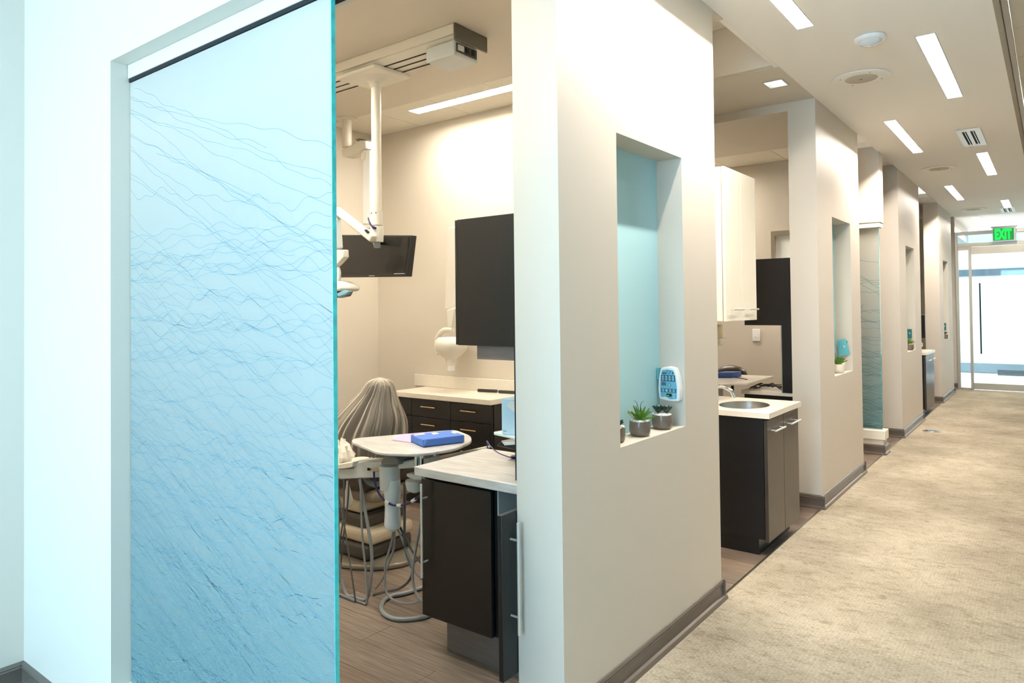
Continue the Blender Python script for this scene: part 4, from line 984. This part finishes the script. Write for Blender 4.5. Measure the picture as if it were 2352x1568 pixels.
hoses = [
 ([(776, 1098), (776, 1180), (777, 1260), (782, 1320), (795, 1370), (812, 1398), (832, 1398), (845, 1370), (853, 1320), (853, 1260), (840, 1180), (826, 1100)], 0.0085, 0.0, HOSE),
 ([(790, 1100), (789, 1180), (780, 1250), (772, 1320), (777, 1380), (790, 1420), (804, 1437), (815, 1420), (815, 1370), (805, 1300), (793, 1220), (775, 1120), (768, 1085)], 0.0045, -0.03, DHOSE),
 ([(765, 1432), (785, 1441), (808, 1437), (830, 1420), (843, 1380), (840, 1310), (832, 1230), (828, 1100)], 0.0055, -0.02, HOSE),
 ([(802, 1100), (798, 1160), (790, 1220), (786, 1270), (782, 1300), (778, 1340)], 0.0045, 0.03, DHOSE),
 ([(905, 1205), (898, 1250), (886, 1290), (884, 1330), (888, 1360), (905, 1378), (935, 1386), (968, 1380)], 0.0055, 0.0, HOSE),
 ([(907, 1205), (904, 1260), (890, 1300), (878, 1330), (862, 1352)], 0.0055, 0.03, HOSE),
 ([(910, 1210), (925, 1240), (938, 1275), (952, 1310), (968, 1330)], 0.0055, 0.02, HOSE),
 ([(916, 1205), (934, 1240), (950, 1270), (970, 1295)], 0.006, 0.04, DHOSE),
 ([(929, 1110), (929, 1180), (930, 1250), (940, 1290), (948, 1310), (938, 1335), (915, 1352), (885, 1358), (858, 1366)], 0.0070, 0.02, DHOSE),
 ([(968, 1190), (955, 1260), (948, 1310), (950, 1345), (960, 1370), (972, 1382)], 0.0070, -0.02, HOSE),
]
for pts, r_, dy, m_ in hoses:
    P_ = []
    for a_, b_ in pts:
        v_ = at_y(a_, b_, DY+dy)
        if v_.z < r_+0.001: v_.z = r_+0.001
        P_.append(v_)
    MB().tube(P_, r_, 8).build('hose', m_, du)
ringp = [at_z(a_, b_, 0.012) for a_, b_ in ((1000, 1338), (960, 1352), (930, 1362), (900, 1368), (880, 1380), (876, 1398), (886, 1412), (910, 1421), (945, 1421), (975, 1416), (992, 1408))]
ringp = [Vector((min(p.x, -2.30), p.y, 0.0115)) for p in ringp]
MB().tube(ringp, 0.011, 10).build('floor_hose', HOSE, du)
cw = MB(); rnd = random.Random(8)
cc_ = at_y(781, 1043, DY+0.05)
rs = []
for i in range(9):
    th = PI*(i+0.4)/9.2; row_ = []
    for j in range(26):
        a_ = 2*PI*j/26; k_ = 1+0.14*math.sin(5*a_+i)+rnd.uniform(-0.2, 0.16)
        row_.append(cc_+Vector((0.085*math.sin(th)*math.cos(a_)*k_-0.01, 0.075*math.sin(th)*math.sin(a_)*k_, 0.080*math.cos(th)*k_-0.012)))
    rs.append(row_)
fw = cw.rings(rs).build('plastic_cover', CRUMP, None, angle=25); tag(fw, 'crumpled whitish plastic cover over the end of the delivery unit, beside the glass edge', 'plastic cover')
MB_bag = MB(); bc = at_y(799, 1108, DY+0.05)
MB_bag.lathe([(0.008, 0.01), (0.012, -0.03), (0.022, -0.07), (0.030, -0.10), (0.022, -0.125), (0.006, -0.135)], bc, 14)
tag(MB_bag.build('plastic_cover', CRUMP), 'small twisted clear plastic bag dangling under the control bar', 'plastic bag')

# ================================================================== DENTAL CHAIR
CX_, CY_ = -3.42, 2.98
ch = thing('dental_chair', (CX_, CY_, 0), 'brown dental chair with glossy taupe base under a clear plastic bag', 'dental chair')
def rbox(x0, x1, y0, y1, z0, z1, bev, name, m_, par=ch): return B(x0, x1, y0, y1, z0, z1).build(name, m_, par, bevel=bev, seg=4)
fpz = MB().prism([(CX_+0.40*math.cos(q*PI/14)*1.0-0.06, CY_+0.29*math.sin(q*PI/14), 0.001) for q in range(28)], (0, 0, 0.03)).build('floor_plate', TAUPEG, ch, bevel=0.01, seg=3)
rbox(CX_-0.45, CX_+0.17, CY_-0.19, CY_+0.19, 0.032, 0.125, 0.03, 'lower_cover', mat('dark_grey_cover', (70, 66, 60), 0.2), ch)
rbox(CX_-0.43, CX_+0.20, CY_-0.18, CY_+0.18, 0.126, 0.215, 0.035, 'lower_shroud', CREAMG)
rbox(CX_-0.45, CX_+0.13, CY_-0.17, CY_+0.17, 0.216, 0.30, 0.03, 'middle_cover', mat('dark_grey_cover', (70, 66, 60), 0.2))
rbox(CX_-0.47, CX_+0.10, CY_-0.18, CY_+0.18, 0.301, 0.385, 0.035, 'middle_shroud', CREAMG)
rbox(CX_-0.50, CX_+0.24, CY_-0.19, CY_+0.19, 0.386, 0.455, 0.03, 'upper_shroud', TAUPEG)
rbox(CX_-0.95, CX_+0.20, CY_-0.26, CY_+0.26, 0.456, 0.56, 0.04, 'seat', LEATHER)
rbox(CX_-0.95, CX_+0.24, CY_-0.275, CY_+0.275, 0.561, 0.585, 0.01, 'seat_trim', CREAMG)
bk = MB(); rs = []
kp_ = at_y(872, 868, 2.92)
for i, (z_, w_, d_, xo) in enumerate(((0.50, 0.17, 0.07, -0.11), (0.62, 0.20, 0.09, -0.10), (0.74, 0.205, 0.09, -0.09), (0.84, 0.19, 0.085, -0.07), (0.92, 0.13, 0.07, -0.04), (0.97, 0.085, 0.055, -0.02), (1.05, 0.085, 0.055, 0.0), (1.09, 0.055, 0.04, 0.0))):
    c_ = Vector((kp_.x, kp_.y, z_+kp_.z-1.125))+Vector((0.79, 0.61, 0))*xo
    rs.append([c_+Vector((0.79, 0.61, 0))*(w_*math.cos(2*PI*k/24))+Vector((-0.61, 0.79, 0))*(d_*math.sin(2*PI*k/24)) for k in range(24)])
bk.rings(rs).build('backrest', LEATHER, ch, subsurf=1)
bag = MB(); rs = []; rnd = random.Random(4)
kp_ = at_y(872, 868, 2.92); kx, ky, kz = kp_.x, kp_.y, kp_.z
AR = Vector((0.79, 0.61, 0)); AD = Vector((-0.61, 0.79, 0))
prof = [(0.006, 0.004, 0), (0.03, -0.004, 0), (0.065, -0.014, 0), (0.088, -0.038, 0), (0.108, -0.09, -0.010), (0.150, -0.15, -0.035), (0.198, -0.22, -0.052), (0.226, -0.27, -0.07), (0.242, -0.33, -0.09), (0.245, -0.40, -0.10), (0.235, -0.48, -0.11), (0.225, -0.56, -0.11)]
nn = 140
ph = [rnd.uniform(0, 6.28) for _ in range(4)]
for i, (r_, dz, dx) in enumerate(prof):
    t_ = i/(len(prof)-1); row_ = []
    amp = (0.16*(1-t_)+0.03)*(i > 0)
    for j in range(nn):
        a_ = 2*PI*j/nn
        pl = 1+amp*(0.45*math.sin(23*a_+ph[0]+t_*1.5)+0.35*math.sin(37*a_+ph[1])+0.35*math.sin(11*a_+ph[2]+t_*3))
        if i > 5: pl += 0.035*math.sin(4*a_+ph[3]+i*0.7)
        row_.append(Vector((kx, ky, kz+dz+0.010*math.sin(15*a_)*(1-t_)*(i > 2)))+AR*(dx+r_*pl*math.cos(a_))+AD*(r_*pl*math.sin(a_)*0.72))
    rs.append(row_)
bag.rings(rs, cap=False)
bg_o = bag.build('plastic_cover', BAG, None, angle=180)
sf = bg_o.modifiers.new('subsurf', 'SUBSURF'); sf.levels = 1; sf.render_levels = 1
tag(bg_o, 'clear pleated plastic bag pulled over the backrest of the dental chair', 'plastic bag')

# ================================================================== SHELF, TISSUE BOX, KEYBOARD TRAY (right edge of the doorway)
SY = 2.44
sh = thing('small_shelf', at_y(1180, 990, SY), 'thin pale shelf under the tissue box beside the blue column', 'shelf')
zs = at_y(1137, 990, SY).z
xa = at_y(1137, 990, SY).x
MB().prism(rounded([(xa, SY-0.015, zs-0.014), (-1.745, SY-0.075, zs-0.014), (-1.745, SY+0.12, zs-0.014), (xa+0.02, SY+0.12, zs-0.014)], 0.012, 4), (0, 0, 0.014)).build('board', mat('pale_glass_shelf', (206, 226, 224), 0.15), sh, bevel=0.004)
B(-1.80, -1.745, SY+0.05, SY+0.08, 0.832, zs-0.014).build('post', GREYP, sh)
tb = thing('tissue_box', (-1.84, SY+0.03, zs), 'pale blue tissue box on the thin shelf beside the blue column', 'tissue box')
xb = at_y(1159, 985, SY-0.02).x; zt = at_y(1160, 914, SY-0.02).z
B(xb, xb+0.12, SY-0.04, SY+0.08, zs+0.0005, zt).build('carton', BOXB, tb, bevel=0.002)
MB().prism([(xb+0.03, SY-0.0405, zt-0.03), (xb+0.05, SY-0.0405, zt-0.005), (xb+0.10, SY-0.0405, zt-0.008), (xb+0.085, SY-0.0405, zt-0.06)], (0, -0.001, 0)).build('printed_swirl', WHITEP, tb)
text_mb('Eon', 0.012, (xb+0.008, SY-0.0412, zs+0.012), (1, 0, 0), (0, 0, 1), 0.0005).build('lettering', mat('grey_ink', (110, 130, 150), 0.6), tb)
kb = thing('instrument_holder', at_z(1165, 1020, 0.832), 'black instrument holder with clipped silver tools on the marbled counter', 'instrument holder')
Y_ = 2.52
MB().prism([at_y(1140, 1024, Y_), at_y(1152, 1012, Y_), at_y(1186, 1007, Y_), at_y(1200, 1010, Y_), at_y(1200, 1032, Y_), at_y(1186, 1034, Y_), at_y(1160, 1028, Y_)], (0, 0.10, 0)).build('cradle', BLACKP, kb, bevel=0.004)
for k in range(3):
    MB().cyl(at_y(1153+k*3, 1013.5+k*3.4, Y_-0.006), at_y(1190, 1010+k*4, Y_-0.006), 0.0045, n=8).build('instrument', (METAL, WHITEP, BOXB)[k], kb)
bc_ = thing('blue_cable', at_z(1185, 1050, 0.832), 'dark blue cable curving over the marbled counter', 'cable')
zc = 0.838
c0 = at_z(1120, 1032, zc)
MB().tube([at_y(1120, 1030, 2.66), at_y(1118.5, 1013, 2.66), at_y(1126, 1024, 2.62), at_z(1142, 1038, 0.845), at_z(1160, 1046, zc), at_z(1176, 1050, zc), at_z(1186, 1044, zc), at_z(1198, 1044, zc)], 0.003, 8).build('lead', NAVY, bc_)
MB().lathe([(0.020, 0), (0.024, 0.006), (0.020, 0.012)], at_z(1184, 1052, 0.831), 16).build('coil', NAVY, bc_)

# ================================================================== SECOND BAY CONTENTS
t = thing('light_switch', at_y(1737, 783, 7.82), 'cream rocker light switch on the wall of the second bay', 'light switch')
a_ = at_y(1729, 783, 7.828); b_ = at_y(1745, 756, 7.828)
B(a_.x, b_.x, 7.818, 7.829, a_.z, b_.z).build('plate', WHITEP, t, bevel=0.002)
MB().cyl(((a_.x+b_.x)/2, 7.806, a_.z*0.6+b_.z*0.4), ((a_.x+b_.x)/2, 7.818, a_.z*0.6+b_.z*0.4), 0.008).build('toggle', PLASTIC, t)
# high window / pass-through in the back wall of bay 2
a_ = at_y(1772, 600, 7.80); b_ = at_y(1830, 527, 7.80)
wn = struct(MB().box(a_.x, a_.x+0.04, 7.79, 7.83, 1.9, b_.z).box(a_.x+0.04, b_.x, 7.79, 7.83, b_.z-0.05, b_.z).build('window_2', ALU))
B(a_.x+0.04, b_.x, 7.822, 7.829, 1.9, b_.z-0.05).build('pane', mat('bright_frosted_pane', (236, 238, 232), 0.4), wn)
TB = 0.885; 
tt = thing('instrument_table', at_z(1700, 870, 0.9), 'pale instrument table with a blue box in the second bay', 'table')
q4 = [at_z(1640, 882, 0.905), at_z(1716, 880, 0.905), at_z(1778, 863, 0.905), at_z(1640, 858, 0.905)]
MB().prism(rounded(q4, 0.02, 3), (0, 0, -0.015)).build('tabletop', QUARTZ, tt, bevel=0.003)
pc = (q4[0]+q4[1]+q4[2]+q4[3])/4
pc.x -= 0.25; pc.y += 0.25
MB().cyl((pc.x, pc.y, 0), (pc.x, pc.y, 0.888), 0.025).build('post', GREYP, tt)
MB().lathe([(0.22, 0.0), (0.22, 0.012), (0.05, 0.03)], (pc.x, pc.y, 0.0005), 28).build('foot', GREYP, tt)
a_, b_ = at_z(1646, 867, 0.907), at_z(1683, 867, 0.907)
bx = MB().prism([a_, b_, b_+Vector((0.02, 0.16, 0)), a_+Vector((0.02, 0.16, 0))], (0, 0, 0.045)).build('box', mat('navy_box', (52, 84, 150), 0.5), None, bevel=0.003)
tag(bx, 'dark blue box with a pink sheet on the instrument table of the second bay', 'box')
a_ = at_z(1685, 865, 0.909); b_ = at_z(1716, 871, 0.909)
tag(MB().cyl(a_, b_, 0.004, n=8).build('pen', mat('purple_plastic', (80, 60, 120), 0.3)), 'purple pen lying on the table beside the dark blue box', 'pen')
st = thing('stool', at_z(1690, 1120, 0), 'brown padded stool back behind the instrument table of the second bay', 'stool')
sc_ = at_y(1680, 852, 6.9); st.location = (sc_.x, 6.9, 0); ORG[st.name] = Vector((sc_.x, 6.9, 0))
mb = MB(); rs = []
for i in range(7):
    th = PI*(i+0.3)/6.6; rs.append([Vector((sc_.x+0.16*math.sin(th)*math.cos(2*PI*j/24), 6.9+0.07*math.sin(th)*math.sin(2*PI*j/24), sc_.z+0.10*math.cos(th)*0.9-0.03)) for j in range(24)])
mb.rings(rs).build('backrest', LEATHER, st)
MB().cyl((sc_.x, 6.92, 0.45), (sc_.x, 6.92, sc_.z-0.08), 0.015).build('back_post', BLACKP, st)
MB().lathe([(0.17, 0.45), (0.19, 0.48), (0.18, 0.52), (0, 0.53)], (sc_.x, 6.9, 0), 28).build('seat', LEATHER, st)
MB().cyl((sc_.x, 6.9, 0.06), (sc_.x, 6.9, 0.45), 0.025).build('column', CHROME, st)
for k in range(5):
    a0 = k*2*PI/5; MB().beam((sc_.x, 6.9, 0.06), (sc_.x+0.24*math.cos(a0), 6.9+0.24*math.sin(a0), 0.04), 0.03, 0.025).build('leg', BLACKP, st)
cb2 = thing('cable_bundle', at_z(1755, 890, 0.832), 'tangled black cables lying on the cream counter of the second bay', 'cables')
rnd = random.Random(12)
for k in range(6):
    pts = [Vector((-2.05+0.06*i+rnd.uniform(-0.02, 0.02), 6.0+rnd.uniform(-0.1, 0.12), 0.836+abs(math.sin(i*1.3+k))*0.035*(0 < i < 5))) for i in range(6)]
    MB().tube(pts, 0.004, 6).build('cable', BLACKP, cb2)

# ================================================================== FOURTH BAY, FLOOR COVER
t = thing('monitor', at_y(2119, 790, 12.2), 'small dark monitor glimpsed above the far counter', 'monitor')
a_ = at_y(2108, 776, 12.2); b_ = at_y(2124, 723, 12.2)
B(a_.x-0.25, b_.x, 12.2, 12.24, a_.z, b_.z).build('screen', BLACKP, t, bevel=0.003)
MB().cyl((a_.x-0.03, 12.24, 0.95), (a_.x-0.03, 12.24, a_.z), 0.02).build('stand', PLASTIC, t)
B(a_.x-0.12, a_.x+0.05, 12.15, 12.33, 0.89, 0.95).build('base', PLASTIC, t)
tag(MB().box(-2.3, -1.65, 12.05, 12.5, 0.0, 0.889).build('side_table', ESP), 'dark side unit carrying the glimpsed far monitor', 'cabinet')
t = thing('floor_outlet', (-1.20, 9.83, 0), 'small round steel floor outlet cover set in the carpet', 'floor outlet')
MB().lathe([(0.095, 0.0002), (0.093, 0.004), (0.080, 0.005), (0, 0.005)], (-1.20, 9.83, 0), 32).build('ring', METAL, t)
MB().lathe([(0.070, 0.0052), (0.068, 0.0075), (0, 0.008)], (-1.20, 9.83, 0), 32).build('lid', CHROME, t)
